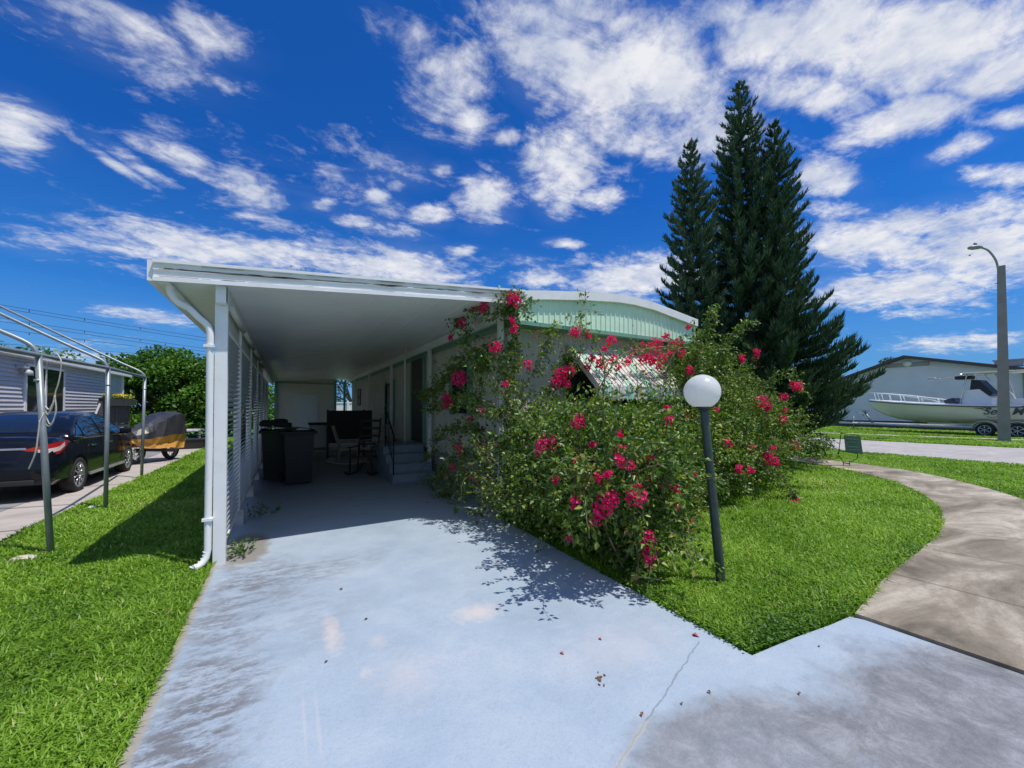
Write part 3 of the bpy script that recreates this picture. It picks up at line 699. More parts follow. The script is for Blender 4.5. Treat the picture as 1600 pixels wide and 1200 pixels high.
# wheel arches cut into the body
def boolean_cut(o, cutmb):
    c_ = cutmb.build('cut', BPL); md = o.modifiers.new('b', 'BOOLEAN'); md.object = c_; md.operation = 'DIFFERENCE'; md.solver = 'EXACT'
    bpy.context.view_layer.update(); dg = bpy.context.evaluated_depsgraph_get()
    me = bpy.data.meshes.new_from_object(o.evaluated_get(dg)); o.modifiers.clear(); o.data = me; cm = c_.data; bpy.data.objects.remove(c_); bpy.data.meshes.remove(cm)
WY = (.98, 3.64)
cm = MB()
for wy in WY:
    for sx in (-1, 1): cm.tube([XF @ Vector((sx*.62, wy, .31)), XF @ Vector((sx*1.2, wy, .31))], .365, 32, smooth=False)
boolean_cut(body, cm)
for p in body.data.polygons:
    p.use_smooth = True
    if abs(p.center.x-cx_) > .55 and any(math.hypot(p.center.y-cyr-wy, p.center.z-.33) < .362 for wy in WY): p.material_index = 1
body.data.set_sharp_from_angle(angle=R(38))
GH = [(.70,1.06),(.95,1.20),(1.2,1.32),(1.5,1.42),(1.8,1.472),(2.2,1.49),(2.5,1.475),(2.75,1.42),(3.0,1.30),(3.25,1.16),(3.55,1.0)]
def zr_(y): return float(np.interp(y, [a for a, _ in GH], [b for _, b in GH]))
def gx(y, z):
    zt = zr_(y); wr = .60-.0*abs(y-2); k = min(1, max(0, (z-.94)/max(.05, (1.47-.94)))); x = .855+(wr-.855)*k**1.15
    e = max(0, (z-(zt-.07))/.07); return x-.06*e*e
s_ = MB(); rings = []
for y, zt in GH:
    h = [(gx(y, .92), .92), (gx(y, .92+(zt-.92)*.35), .92+(zt-.92)*.35), (gx(y, .92+(zt-.92)*.7), .92+(zt-.92)*.7), (gx(y, zt-.03), zt-.03), (gx(y, zt)*.86, zt), (gx(y, zt)*.45, zt+.012), (0, zt+.016)]
    rings.append([Vector((x, y, z)) for x, z in h]+[Vector((-x, y, z)) for x, z in h[-2::-1]])
s_.loft(rings, cap=True); s_.build('cabin', CARB, car, xf=XF)
def side_glass(ys, zlo, zhi, sx):
    vs = []; fs = []
    for y, a, b_ in zip(ys, zlo, zhi):
        for k in range(4): z = a+(b_-a)*k/3; vs.append((sx*(gx(y, z)+.007), y, z))
    for i in range(len(ys)-1):
        for k in range(3): fs.append((i*4+k, i*4+4+k, i*4+5+k, i*4+1+k))
    m = MB(); m.add(vs, fs, True); return m
for sx in (1, -1):
    side_glass([.96, 1.1, 1.24], [1.03, 1.01, 1.0], [1.06, 1.16, 1.25], sx).build('quarter_window', CGL, car, xf=XF)
    side_glass([1.30, 1.5, 1.8, 2.03], [1.0, .995, .99, .985], [1.28, 1.35, 1.395, 1.40], sx).build('rear_side_window', CGL, car, xf=XF)
    side_glass([2.11, 2.4, 2.7, 2.95, 3.2], [.985, .98, .975, .97, .965], [1.40, 1.39, 1.33, 1.22, 1.06], sx).build('front_side_window', CGL, car, xf=XF)
    s_ = MB(); s_.tube([(sx*(gx(y, z)+.006), y, z) for y, z in ((.9, 1.035), (1.3, .985), (2.0, .97), (3.28, .95))], .007, 5); s_.build('window_trim', CHR, car, xf=XF)
    s_ = MB(); s_.box((sx*.885, 2.35, .27), (.03, 1.9, .05)); s_.build('sill_trim', M('sill_silver', (.5, .5, .48), .3, .5), car, xf=XF)
    for y in (1.52, 2.42):
        s_ = MB(); s_.box((sx*.895, y, .83), (.03, .17, .025), bev=.008); s_.build('door_handle', CHR, car, xf=XF)
    for y in (1.28, 2.07, 3.16): 
        s_ = MB(); s_.box((sx*.886, y, .60), (.006, .008, .62)); s_.build('door_gap', BPL, car, xf=XF)
    s_ = MB(); s_.box((sx*.98, 3.0, 1.03), (.20, .11, .14), bev=.04); s_.tube([(sx*.86, 3.04, .97), (sx*.95, 3.02, 1.0)], .02, 6); s_.build('wing_mirror', CARB, car, xf=XF)
    # tail lamp wraps the rear corner
    s_ = MB(); pth = [(.33, .115, .755, .79), (.50, .115, .745, .875), (.64, .115, .74, .92), (.74, .12, .745, .945), (.81, .15, .76, .965), (.855, .22, .78, .98), (.882, .32, .85, .99), (.89, .44, .95, .995)]
    vs = []
    for x, y, a, b_ in pth:
        for k in range(4): vs.append((sx*(x+.012), y-.035*(1 if y < .15 else .3), a+(b_-a)*k/3))
    s_.add(vs, [(i*4+k, i*4+4+k, i*4+5+k, i*4+1+k) for i in range(len(pth)-1) for k in range(3)], True)
    tl = s_.build('tail_lamp', M('red_lens', (.55, .012, .015), .12, spec=.8, coat=.8), car, xf=XF)
    s_ = MB(); vs = []
    for x, y, a, b_ in pth[2:7]:
        zc_ = a+.05; 
        for k in range(2): vs.append((sx*(x+.018), y-.035*(1 if y < .15 else .3)-.006, zc_+k*.075))
    s_.add(vs, [(i*2, i*2+2, i*2+3, i*2+1) for i in range(4)], True); s_.build('clear_lens', M('clear_lens', (.75, .62, .58), .15, spec=.8), tl, xf=XF)
    s_ = MB(); s_.box((sx*.62, .055, .42), (.16, .03, .035)); s_.build('reflector', MATS['red_lens'], car, xf=XF)
s_ = MB(); vs = []
for y in (.78, .92, 1.06, 1.2, 1.34, 1.46):
    zt = zr_(y)+.017; wv = gx(y, zt)*.80
    for k in range(7): x = -wv+2*wv*k/6; vs.append((x, y-.004, zt-.012*(abs(x)/wv)**2+.006))
s_.add(vs, [(i*7+k, i*7+k+1, i*7+8+k, i*7+7+k) for i in range(5) for k in range(6)], True); s_.build('rear_window', CGL, car, xf=XF)
s_ = MB(); vs = []
for y in (2.78, 2.95, 3.15, 3.35, 3.5):
    zt = zr_(y)+.017; wv = gx(y, zt)*.82
    for k in range(5): x = -wv+2*wv*k/4; vs.append((x, y+.004, zt+.004))
s_.add(vs, [(i*5+k, i*5+k+1, i*5+6+k, i*5+5+k) for i in range(4) for k in range(4)], True); s_.build('windscreen', CGL, car, xf=XF)
s_ = MB(); s_.box((0, .085, .885), (1.06, .035, .035), bev=.01); s_.build('trunk_chrome', CHR, car, xf=XF)
s_ = MB(); s_.box((.36, .062, .70), (.13, .02, .022)); s_.build('badge', CHR, car, xf=XF)
s_ = MB(); s_.box((0, .04, .66), (.34, .02, .17)); s_.build('number_plate', M('plate', (.6, .62, .6), .5), car, xf=XF)
s_ = MB(); s_.box((0, .02, .33), (1.3, .06, .09), bev=.02); s_.build('bumper_insert', BPL, car, xf=XF)
def wheel(parent, c, rt, rr_, wd, sx, nsp, xf, rimmat=RIM):
    s_ = MB(); prof = [(rr_, -wd*.42), (rt-.035, -wd/2), (rt-.008, -wd*.42), (rt, -wd*.2), (rt, wd*.2), (rt-.008, wd*.42), (rt-.035, wd/2), (rr_, wd*.42)]
    s_.lathe(prof, c, 36, rot=ry(R(90))); o = s_.build('wheel', TYR, parent, xf=xf)
    s_ = MB(); s_.lathe([(rr_+.002, wd*.30), (rr_+.006, wd*.44), (rr_-.018, wd*.42), (rr_-.03, wd*.12)], c, 36, rot=ry(R(90*sx)))
    for k in range(nsp):
        a = 2*math.pi*k/nsp
        for da in ((-.09, .09) if nsp < 8 else (0,)):
            p0 = Vector((.045*math.cos(a), .045*math.sin(a), wd*.42)); p1 = Vector(((rr_-.01)*math.cos(a+da), (rr_-.01)*math.sin(a+da), wd*.38))
            s_.tube([ry(R(90*sx)) @ p0+Vector(c), ry(R(90*sx)) @ p1+Vector(c)], [.018, .013], 6)
    s_.lathe([(0, wd*.46), (.05, wd*.45), (.055, wd*.38)], c, 16, rot=ry(R(90*sx))); s_.build('rim', rimmat, o, xf=xf)
    s_ = MB(); s_.lathe([(0, wd*.05), (rr_-.01, wd*.05)], c, 24, rot=ry(R(90*sx))); s_.build('brake_disc', BPL, o, xf=xf)
for wy in WY:
    for sx in (-1, 1): wheel(car, (sx*.78, wy, .31), .325, .225, .21, sx, 9, XF)

# ================================================================ COVERED MOTORCYCLE, TABLE, PLANTER
mc = thing('covered_motorcycle', 'motorcycle under a black cover with an orange hem on the neighbour driveway', 'motorcycle', (-3.4, 15.1, 0))
XM = Matrix.Translation((-3.30, 15.17, .02)) @ Matrix.Rotation(R(-32), 4, 'Z') @ Matrix.Diagonal((1, .80, 1, 1))
def cover_ring(y, w0, z0, w1, z1, zt, wt):
    h = [(w0, z0), (w0*1.02, (z0+z1)*.5), (w1, z1), (w1*.92, (z1+zt)*.5), (wt, zt-.05), (wt*.5, zt), (0, zt+.01)]
    rs = random.Random(int(y*100)+500)
    return [Vector((x+rs.uniform(-.04, .04), y+rs.uniform(-.02, .02), z+rs.uniform(-.03, .03))) for x, z in h]+[Vector((-x+rs.uniform(-.028, .028), y+rs.uniform(-.02, .02), z+rs.uniform(-.02, .02))) for x, z in h[-2::-1]]
# y along the bike; +y is the front wheel end
secs = [(-1.02,.10,.62,.10,.72,.80,.05),(-.95,.22,.54,.24,.70,.95,.12),(-.7,.30,.46,.34,.70,1.05,.18),(-.4,.32,.42,.36,.72,1.12,.24),(-.1,.33,.40,.40,.75,1.24,.30),(.10,.34,.38,.44,.78,1.36,.38),(.30,.35,.36,.47,.80,1.42,.42),(.52,.35,.34,.47,.78,1.42,.42),(.72,.33,.36,.42,.76,1.37,.36),(.90,.26,.42,.30,.74,1.22,.26),(1.02,.12,.52,.14,.78,1.0,.10)]
main = [cover_ring(*q) for q in secs]; rings = []
for i in range(len(secs)-1):
    for k in range(2): rings.append([a.lerp(b_, k/2)+Vector((random.gauss(0, .008), 0, random.gauss(0, .008))) for a, b_ in zip(main[i], main[i+1])])
rings.append(main[-1])
top_r = [r_[2:-2] for r_ in rings]; bot_l = [r_[:3] for r_ in rings]; bot_r = [r_[-3:] for r_ in rings]
s_.loft(top_r, closed=False, cap=False, smooth=False); s_.build('cover', M('cover_black', (.035, .035, .04), .42, var=.1, spec=.6), mc, smooth_all=False, xf=XM)
s_ = MB(); s_.loft(bot_l, closed=False, cap=False, smooth=False); s_.loft(bot_r, closed=False, cap=False, smooth=False)
s_.add([rings[-1][0], rings[-1][1], rings[-1][2], rings[-1][-3], rings[-1][-2], rings[-1][-1]], [(0, 1, 2, 3, 4, 5)])
s_.add([rings[0][0], rings[0][1], rings[0][2], rings[0][-3], rings[0][-2], rings[0][-1]], [(0, 1, 2, 3, 4, 5)])
s_.build('orange_hem', M('cover_orange', (.88, .42, .10), .6, var=.08), mc, xf=XM)
for wy in (.62, -.72):
    s_ = MB(); s_.lathe([(.23, -.06), (.30, -.065), (.325, -.03), (.33, 0), (.325, .03), (.30, .065), (.23, .06)], (0, wy, .33), 32, rot=ry(R(90))); wh = s_.build('wheel', TYR, mc, xf=XM)
    s_ = MB(); s_.lathe([(.235, -.05), (.21, 0), (.235, .05)], (0, wy, .33), 32, rot=ry(R(90)))
    for k in range(10):
        a = k*.628; s_.tube([(0, wy, .33), (0, wy+.22*math.cos(a), .33+.22*math.sin(a))], .008, 5)
    s_.lathe([(0, .06), (.10, .055), (.10, .05)], (0, wy, .33), 20, rot=ry(R(90))); s_.build('rim', CHR, wh, xf=XM)
pl = atF(297, 700, 15.2); pl.z = 0
bx_ = thing('planter_box', 'low black planter box on the neighbour driveway behind the covered motorcycle', 'planter', pl)
s_ = MB(); s_.box((pl.x, pl.y, .19), (.85, .5, .34), taper=1.05); s_.box((pl.x, pl.y, .36), (.93, .57, .035)); s_.build('box', BPL, bx_)
s_ = MB(); s_.lathe([(0, 0), (.09, 0), (.11, .12), (.12, .12)], (pl.x-.3, pl.y-.05, .378), 14); o = s_.build('blue_pail', M('blue_plastic', (.02, .25, .6), .4)); tag(o, 'small bright blue pail standing on the black planter box', 'pail')
tp = atF(298, 671, 16.5)
tb = thing('patio_table', 'white oval patio table behind the black planter box', 'table', (tp.x, tp.y, 0))
tz = tp.z
s_ = MB(); n = 28; s_.prism([(tp.x+.48*math.cos(a), tp.y+.3*math.sin(a), tz-.06) for a in np.linspace(0, 2*math.pi, n, endpoint=False)], (0, 0, .07)); s_.build('tabletop', M('white_plastic', (.8, .8, .8), .4, var=.03), tb)
for sx in (-1, 1):
    for sy in (-1, 1): s_ = MB(); s_.box((tp.x+sx*.28, tp.y+sy*.14, (tz-.06)/2), (.07, .07, tz-.06), taper=.8); s_.build('leg', MATS['white_plastic'], tb)
def patio_chair(name, x, y, ang, label, mat):
    t_ = thing(name, label, 'chair', (x, y, 0)); X = Matrix.Translation((x, y, 0)) @ Matrix.Rotation(ang, 4, 'Z')
    s_ = MB(); s_.box((0, 0, .42), (.46, .44, .035), bev=.01); s_.build('seat', mat, t_, xf=X)
    s_ = MB()
    for k in range(5): s_.box((-.18+k*.09, -.24, .68), (.045, .02, .42), rx(R(12)))
    s_.box((0, -.29, .89), (.46, .03, .06), rx(R(12))); s_.build('backrest', mat, t_, xf=X)
    for sx in (-1, 1):
        s_ = MB(); s_.tube([(sx*.24, .2, 0), (sx*.23, .18, .64), (sx*.23, -.24, .66)], .02, 6); s_.build('armrest', mat, t_, xf=X)
        s_ = MB(); s_.tube([(sx*.22, -.26, 0), (sx*.21, -.2, .42)], .02, 6); s_.build('leg', mat, t_, xf=X)
    return t_
patio_chair('patio_chair', tp.x+.55, tp.y-.1, R(60), 'dark green plastic chair beside the white patio table', M('green_plastic', (.01, .07, .05), .4))

# ================================================================ NEIGHBOUR'S HOUSE
nh = thing('neighbour_house', 'grey lap sided mobile home with a white gutter beyond the black sedan', 'house', (-6.5, 20, 0))
SID = M('grey_siding', (.50, .49, .51), .6, var=.04, scale=2)
s_ = MB(); zt = 3.0; n = 24; pt_ = (zt-.25)/n
vs = []
for k in range(n):
    z0 = .25+k*pt_; vs += [(-6.5+.03, z0), (-6.5+.034, z0+.012), (-6.5+.002, z0+pt_)]
pts = vs; V_ = [(x, 2, z) for x, z in pts]+[(x, 24.4, z) for x, z in pts]; m_ = len(pts)
s_.add(V_, [(i, i+1, m_+i+1, m_+i) for i in range(m_-1)]); s_.box((-9, 13.2, 1.55), (4.98, 22.35, 2.85)); s_.build('wall', SID, nh)
s_ = MB(); s_.box((-6.46, 24.38, 1.65), (.09, .09, 2.75)); s_.build('corner_board', WHT, nh)
s_ = MB(); s_.prism([(-6.33, 1.6, 3.02), (-6.33, 1.6, 3.09), (-9, 1.6, 3.75), (-11.8, 1.6, 3.09), (-11.8, 1.6, 3.02)], (0, 23.2, 0)); s_.build('roof', M('grey_shingle', (.30, .30, .31), .9, bump=.5), nh)
s_ = MB(); s_.box((-6.29, 13.2, 3.04), (.08, 23.3, .10)); s_.box((-6.40, 13.2, 2.99), (.18, 23.0, .02)); s_.build('gutter', WHT, nh)
s_ = MB(); 
for y, wd in ((17.8, .06), (16.7, .09), (18.95, .09)): s_.box((-6.47, y, 1.95), (.05, wd, 1.75))
s_.box((-6.47, 17.85, 2.82), (.05, 2.3, .08)); s_.box((-6.47, 17.85, 1.1), (.05, 2.3, .08)); wn = s_.build('window', MATS['white_frame'], nh)
s_ = MB(); s_.box((-6.475, 17.85, 1.95), (.03, 2.2, 1.7)); s_.build('pane', GLS, wn)
s_ = MB(); s_.box((-6.40, 16.4, 2.72), (.16, .3, .08), bev=.02); s_.lathe([(0, 0), (.11, .0), (.09, .12), (.03, .16)], (-6.34, 16.5, 2.50), 14); s_.build('wall_light', M('light_grey', (.5, .5, .5), .4), nh)
nd = thing('porch_railing', 'dark grey porch railing with flower boxes on the neighbour house', 'railing', (-6.0, 20.8, 0))
DG = M('dark_grey_paint', (.085, .085, .095), .6, var=.1)
s_ = MB()
for k in range(22): s_.box((-5.72, 19.5+k*.13, 1.33), (.035, .04, .75))
s_.box((-5.72, 20.85, 1.70), (.07, 2.9, .07)); s_.box((-5.72, 20.85, .98), (.06, 2.9, .06)); s_.build('balusters', DG, nd)
for y in (19.42, 20.8, 22.25): s_ = MB(); s_.box((-5.72, y, .9), (.11, .11, 1.8)); s_.build('post', DG, nd)
s_ = MB(); s_.box((-6.1, 20.85, .86), (.8, 2.95, .12)); s_.build('deck', DG, nd)
s_ = MB(); s_.tube([(-5.72, 18.6, .9), (-5.72, 19.4, 1.72)], .035, 6); s_.build('stair_rail', M('grey_paint', (.4, .4, .42), .6), nd)
fbx = thing('flower_box', 'long dark flower box with yellow flowers on top of the porch railing', 'flower box', (-5.6, 20.8, 1.75))
s_ = MB()
for y in (20.15, 21.55): s_.box((-5.62, y, 1.78), (.26, 1.34, .26), taper=1.12)
s_.build('box', M('dark_box', (.05, .05, .05), .8), fbx)
P = np.stack((-5.62+rng.uniform(-.13, .13, 900), rng.uniform(19.5, 22.2, 900), 1.88+rng.uniform(0, .16, 900)), 1)
V, F = leaves(P, rng.normal(size=(900, 3))+[0, 0, .6], rng.uniform(.05, .09, 900)); npmesh('foliage', V, F, LEAFG, np.repeat(rng.random(900), 5), fbx)
P = np.stack((-5.58+rng.uniform(-.13, .13, 260), 20.8+rng.normal(0, .55, 260), 1.97+rng.uniform(0, .10, 260)), 1)
V, F = leaves(P, rng.normal(size=(260, 3))+[.5, 0, .8], rng.uniform(.04, .07, 260), 1.0); npmesh('blossoms', V, F, M('yellow_petal', (.75, .55, .03), .6), None, fbx)

# ================================================================ POWER LINES
for i, (yy_, a, b_) in enumerate(((60, (0, 473), (315, 524)), (60, (0, 478), (315, 529)), (62, (0, 494), (315, 541)), (62, (0, 499), (315, 546)), (64, (0, 511), (315, 551)), (64, (0, 534), (315, 556)))):
    A = atY(a[0], a[1], yy_); B = atY(b_[0], b_[1], yy_); d = (B-A); A2 = A-d*.8; B2 = B+d*1.0
    s_ = MB(); s_.tube([A2+(B2-A2)*k/12-Vector((0, 0, math.sin(math.pi*k/12)*.25)) for k in range(13)], .022, 5)
    if i in (0, 2, 4):
        for k in (.33, .42, .52): p = A2+(B2-A2)*k; s_.box(p-Vector((0, 0, .35)), (.05, .05, .28))
    o = s_.build('power_line', M('cable', (.03, .03, .035), .6))
    tag(o, 'thin dark power line, %s of six at the left' % ('highest', 'second from the top', 'third from the top', 'fourth from the top', 'fifth from the top', 'lowest')[i], 'power line', 'power lines over the neighbour house')
for x, y in ((-56, 62), (22, 62)):
    t_ = thing('utility_pole', 'wooden utility pole carrying the power lines at their %s end' % ('left' if x < 0 else 'right'), 'utility pole', (x, y, 0))
    s_ = MB(); s_.tube([(x, y, 0), (x, y, 15 if x < 0 else 9)], [.18, .13], 10); s_.build('post', M('pole_wood', (.16, .12, .09), .9), t_)
    s_ = MB(); s_.box((x, y, 14.3 if x < 0 else 8.4), (.12, 4.4, .14)); s_.build('crossarm', MATS['pole_wood'], t_)

# ================================================================ STREET LAMP
sb = Vector((28.85, 4.70, 0)); sl = thing('street_lamp', 'tall tapered concrete street lamp with a curved arm across the street', 'street lamp', sb)
CONC = M('pole_concrete', (.27, .255, .24), .9, var=.12, scale=2, bump=.4, dirt=.3)
s_ = MB(); rot = rz(R(9)); zt = 8.15
vs = [rot @ Vector((sx*.20, sy*.20, -.1))+sb for sx, sy in ((-1,-1),(1,-1),(1,1),(-1,1))]+[rot @ Vector((sx*.125, sy*.125, zt))+sb for sx, sy in ((-1,-1),(1,-1),(1,1),(-1,1))]
s_.add(vs, [(3,2,1,0),(4,5,6,7),(0,1,5,4),(1,2,6,5),(2,3,7,6),(3,0,4,7)]); s_.build('pole', CONC, sl)
LV = Vector((-.869, .495, 0)); GM = M('grey_metal', (.30, .31, .32), .5, .5)
s_ = MB(); top = sb+Vector((0, 0, zt-.15))+LV*.14
s_.tube(smooth([tuple(top), tuple(top+LV*.12+Vector((0, 0, .45))), tuple(top+LV*.45+Vector((0, 0, .88))), tuple(top+LV*.80+Vector((0, 0, 1.02)))], 5), .04, 8); s_.build('arm', GM, sl)
s_ = MB(); hc = top+LV*1.05+Vector((0, 0, 1.02))
n = 14; rings = []
for k, (u, rr_) in enumerate(((-.32, .05), (-.2, .12), (0, .17), (.2, .15), (.34, .03))):
    rings.append([hc+LV*u+Vector((.495, .869, 0))*rr_*math.cos(a)+Vector((0, 0, rr_*.55*math.sin(a))) for a in np.linspace(0, 2*math.pi, n, endpoint=False)])
s_.loft(rings); s_.build('lamp_head', GM, sl)
s_ = MB(); s_.lathe([(.06, 0), (.06, .12), (.04, .15), (0, .15)], hc+Vector((0, 0, .08)), 10); s_.build('photocell', GM, sl)
s_ = MB(); q = sb+Vector((0, 0, zt-.75))+LV*.13; s_.tube([q, q+LV*.18-Vector((0, 0, .08))], .02, 6); s_.build('bracket_stub', GM, sl)
# a small bird in flight
bp = atF(1515, 399, 18.0); br = thing('flying_bird', 'tiny dark bird in flight beside the street lamp head', 'bird', bp)
s_ = MB(); s_.loft([[bp+Vector((u, 0, 0))+Vector((0, r_*math.cos(a), r_*math.sin(a))) for a in np.linspace(0, 6.28, 8, endpoint=False)] for u, r_ in ((-.10, .004), (-.05, .022), (0, .028), (.06, .02), (.09, .008))])
for sy in (-1, 1): s_.add([bp+Vector((.03, 0, .01)), bp+Vector((-.03, 0, .01)), bp+Vector((-.05, sy*.14, .07)), bp+Vector((0, sy*.10, .06))], [(0, 1, 2, 3)])
s_.build('body', M('bird_dark', (.05, .045, .045), .8), br)

# ================================================================ HOUSE ACROSS THE STREET
U = Vector((0, 1, 0)); Wn = Vector((1, 0, 0))
pk = Vector((40, 11.1, 0)); zpk, slp, slq = 5.42, .25, .37
def sl_(t_): return slq if t_ > 0 else slp
fh = thing('far_house', 'pale blue grey lap sided house with a brown roof edge behind the boat', 'house', pk)
FS = M('pale_siding', (.78, .80, .82), .6, var=.04, scale=1)
def FP(t_, z, d=0): return pk+U*t_+Wn*d+Vector((0, 0, z))
def rh(t_): return zpk-.18-sl_(t_)*abs(t_)
s_ = MB(); nl = 30; tl_, tr_ = 7.0, -5.35
rows = np.linspace(.55, 5.2, 32)
for k in range(len(rows)-1):
    za, zb_ = rows[k], rows[k+1]
    if za >= zpk-.2: break
    tmax = min(tl_, max(0.02, (zpk-.18-za)/slq)); tmin = max(tr_, -max(0.02, (zpk-.18-za)/slp)); tm2 = min(tl_, max(0.01, (zpk-.18-zb_)/slq)); tn2 = max(tr_, -max(0.01, (zpk-.18-zb_)/slp))
    s_.add([FP(tmin, za, -.055), FP(tmax, za, -.055), FP(tm2, zb_, 0), FP(tn2, zb_, 0)], [(0, 1, 2, 3)])
s_.prism([FP(tr_, 0, .03), FP(tl_, 0, .03), FP(tl_, rh(tl_), .03), FP(0, rh(0), .03), FP(tr_, rh(tr_), .03)], Wn*14); s_.build('wall', FS, fh)
s_ = MB(); s_.prism([FP(tr_, 0, -.01), FP(tl_, 0, -.01), FP(tl_, .55, -.01), FP(tr_, .55, -.01)], Wn*.03); s_.build('skirting', M('brown_skirt', (.10, .09, .085), .8), fh)
BRW = M('brown_fascia', (.075, .055, .055), .6)
s_ = MB()
for sg, te in ((1, 7.6), (-1, -10.5)):
    s_.prism([FP(0, zpk, -.5), FP(te, zpk-sl_(te)*abs(te), -.5), FP(te, zpk-sl_(te)*abs(te)-.22, -.5), FP(0, zpk-.22, -.5)], Wn*.06)
s_.build('fascia', BRW, fh)
s_ = MB(); s_.prism([FP(-10.5, zpk-slp*10.5-.1, -.45), FP(0, zpk-.06, -.45), FP(7.6, zpk-slq*7.6-.1, -.45), FP(7.6, zpk-slq*7.6-.02, -.45), FP(0, zpk+.0, -.45), FP(-10.5, zpk-slp*10.5-.02, -.45)], Wn*14.8); s_.build('roof', M('dark_roof', (.12, .10, .10), .8), fh)
s_ = MB(); s_.box(FP(-.05, 4.72, -.05), (.1, 2.4, .28)); s_.build('gable_vent', M('vent_grey', (.30, .31, .33), .7), fh)
s_ = MB(); s_.lathe([(0, 0), (.24, 0), (.24, .05), (0, .05)], FP(-.1, 4.82, -.13), 16, rot=ry(R(90))); s_.build('gable_ornament', WHT, fh)
s_ = MB(); s_.tube([FP(-5.5, 0, -.3), FP(-5.5, rh(-5.5), -.3)], .07, 6); s_.build('corner_post', M('taupe', (.35, .30, .28), .7), fh)
s_ = MB(); s_.box(FP(-4.7, 4.45, 1.2), (1.0, 1.2, .4)); s_.box(FP(-4.7, 4.66, 1.2), (1.1, 1.35, .07)); s_.build('roof_unit', M('hvac', (.35, .36, .38), .6), fh)

# ================================================================ BOAT on TRAILER
ua = Vector((.15, .9887, 0)); an = -math.atan2(.15, .9887); so = Vector((33.55, 3.35, 0))
XB = Matrix.Translation(so) @ Matrix.Rotation(an, 4, 'Z')
bt = thing('motor_boat', 'cream centre console fishing boat sitting on its trailer across the street', 'boat', so)
CRM = M('gelcoat', (.86, .78, .74), .25, var=.04, scale=1.2, coat=.4); WGC = M('white_gelcoat', (.84, .84, .82), .3, var=.02)
BS = [(0,1.12,1.02,.98,.42,.02),(1.5,1.18,1.02,1.02,.40,0),(3,1.2,1.05,1.0,.40,0),(4.5,1.15,1.12,.90,.44,.02),(5.6,1.02,1.19,.70,.52,.07),(6.6,.80,1.27,.44,.66,.20),(7.3,.55,1.34,.24,.84,.42),(7.8,.30,1.38,.10,1.02,.70),(8.15,.10,1.41,.03,1.2,1.0),(8.3,.01,1.43,.005,1.36,1.30)]
ZB = .60
def bring(s, b_, zg, cb, zcn, zk):
    h = [(b_, zg), ((b_*.5+cb*.5)*1.0, (zg+zcn)/2), (cb, zcn), (cb*.5, zcn*.5+zk*.5-.01), (0, zk)]
    return [Vector((x, s, ZB+z)) for x, z in h]+[Vector((-x, s, ZB+z)) for x, z in h[-2::-1]]
s_ = MB(); rg_ = [bring(*q) for q in BS]; s_.loft(rg_, closed=False, cap=False); s_.add(rg_[0], [tuple(range(9))]); s_.build('hull', CRM, bt, xf=XB)
s_ = MB(); dk = []
for s, b_, zg, *_ in BS: dk.append([Vector((-b_*1.04, s, ZB+zg-.01)), Vector((-b_*1.05, s, ZB+zg+.07)), Vector((-b_*.82, s, ZB+zg+.10)), Vector((0, s, ZB+zg+.10)), Vector((b_*.82, s, ZB+zg+.10)), Vector((b_*1.05, s, ZB+zg+.07)), Vector((b_*1.04, s, ZB+zg-.01))])
s_.loft(dk, closed=False, cap=False); s_.build('deck', WGC, bt, xf=XB)
s_ = MB()
for sx in (-1, 1): s_.tube([(sx*(b_*1.045), s, ZB+zg-.02) for s, b_, zg, *_ in BS], .03, 6)
s_.build('rub_rail', BPL, bt, xf=XB)
ALU = M('aluminium', (.7, .7, .72), .25, .9)
s_ = MB()
for sx in (-1, 1):
    rl = [(sx*.95, 4.3, ZB+1.22), (sx*1.0, 4.7, ZB+1.42), (sx*.93, 5.6, ZB+1.60), (sx*.72, 6.6, ZB+1.78), (sx*.4, 7.5, ZB+1.90), (sx*.05, 8.25, ZB+1.96)]
    s_.tube(smooth(rl, 4), .03, 6)
    for s, x, zt in ((5.2, .93, 1.52), (6.1, .80, 1.68), (6.9, .58, 1.82), (7.4, .42, 1.88), (7.9, .2, 1.94)): s_.tube([(sx*x, s, ZB+zt), (sx*x*.95, s-.15, ZB+1.2)], .022, 5)
s_.build('bow_rail', WHT, bt, xf=XB)
s_ = MB(); s_.prism([(-.42, 2.5, ZB+.9), (-.42, 3.7, ZB+.9), (-.42, 3.45, ZB+1.95), (-.42, 2.95, ZB+2.0), (-.42, 2.5, ZB+1.5)], (.84, 0, 0)); s_.build('console', WGC, bt, xf=XB)
s_ = MB(); s_.prism([(-.40, 3.32, ZB+1.97), (-.40, 3.26, ZB+2.55), (-.40, 2.95, ZB+2.50), (-.40, 2.42, ZB+1.72), (-.40, 2.55, ZB+1.62), (-.40, 2.95, ZB+2.0)], (.80, 0, 0)); s_.build('windshield', M('tinted', (.03, .035, .04), .5, spec=.3), bt, xf=XB)
s_ = MB()
for sx in (-1, 1):
    s_.tube([(sx*.62, 3.65, ZB+1.1), (sx*.60, 3.35, ZB+2.85)], .035, 6); s_.tube([(sx*.62, 1.9, ZB+1.1), (sx*.60, 2.25, ZB+2.85)], .03, 6); s_.tube([(sx*.62, 2.0, ZB+1.6), (sx*.60, 2.7, ZB+2.85)], .02, 6)
for x in (-.6, 0, .6): s_.tube([(x, .6, ZB+2.86), (x, 3.6, ZB+2.86)], .025, 6)
for y in (.6, 1.6, 3.0, 3.6): s_.tube([(-.75, y, ZB+2.87), (.75, y, ZB+2.87)], .025, 6)
s_.build('tower_frame', ALU, bt, xf=XB)
s_ = MB(); s_.box((0, 2.0, ZB+2.91), (1.6, 3.0, .05), bev=.02); s_.build('top_canvas', WGC, bt, xf=XB)
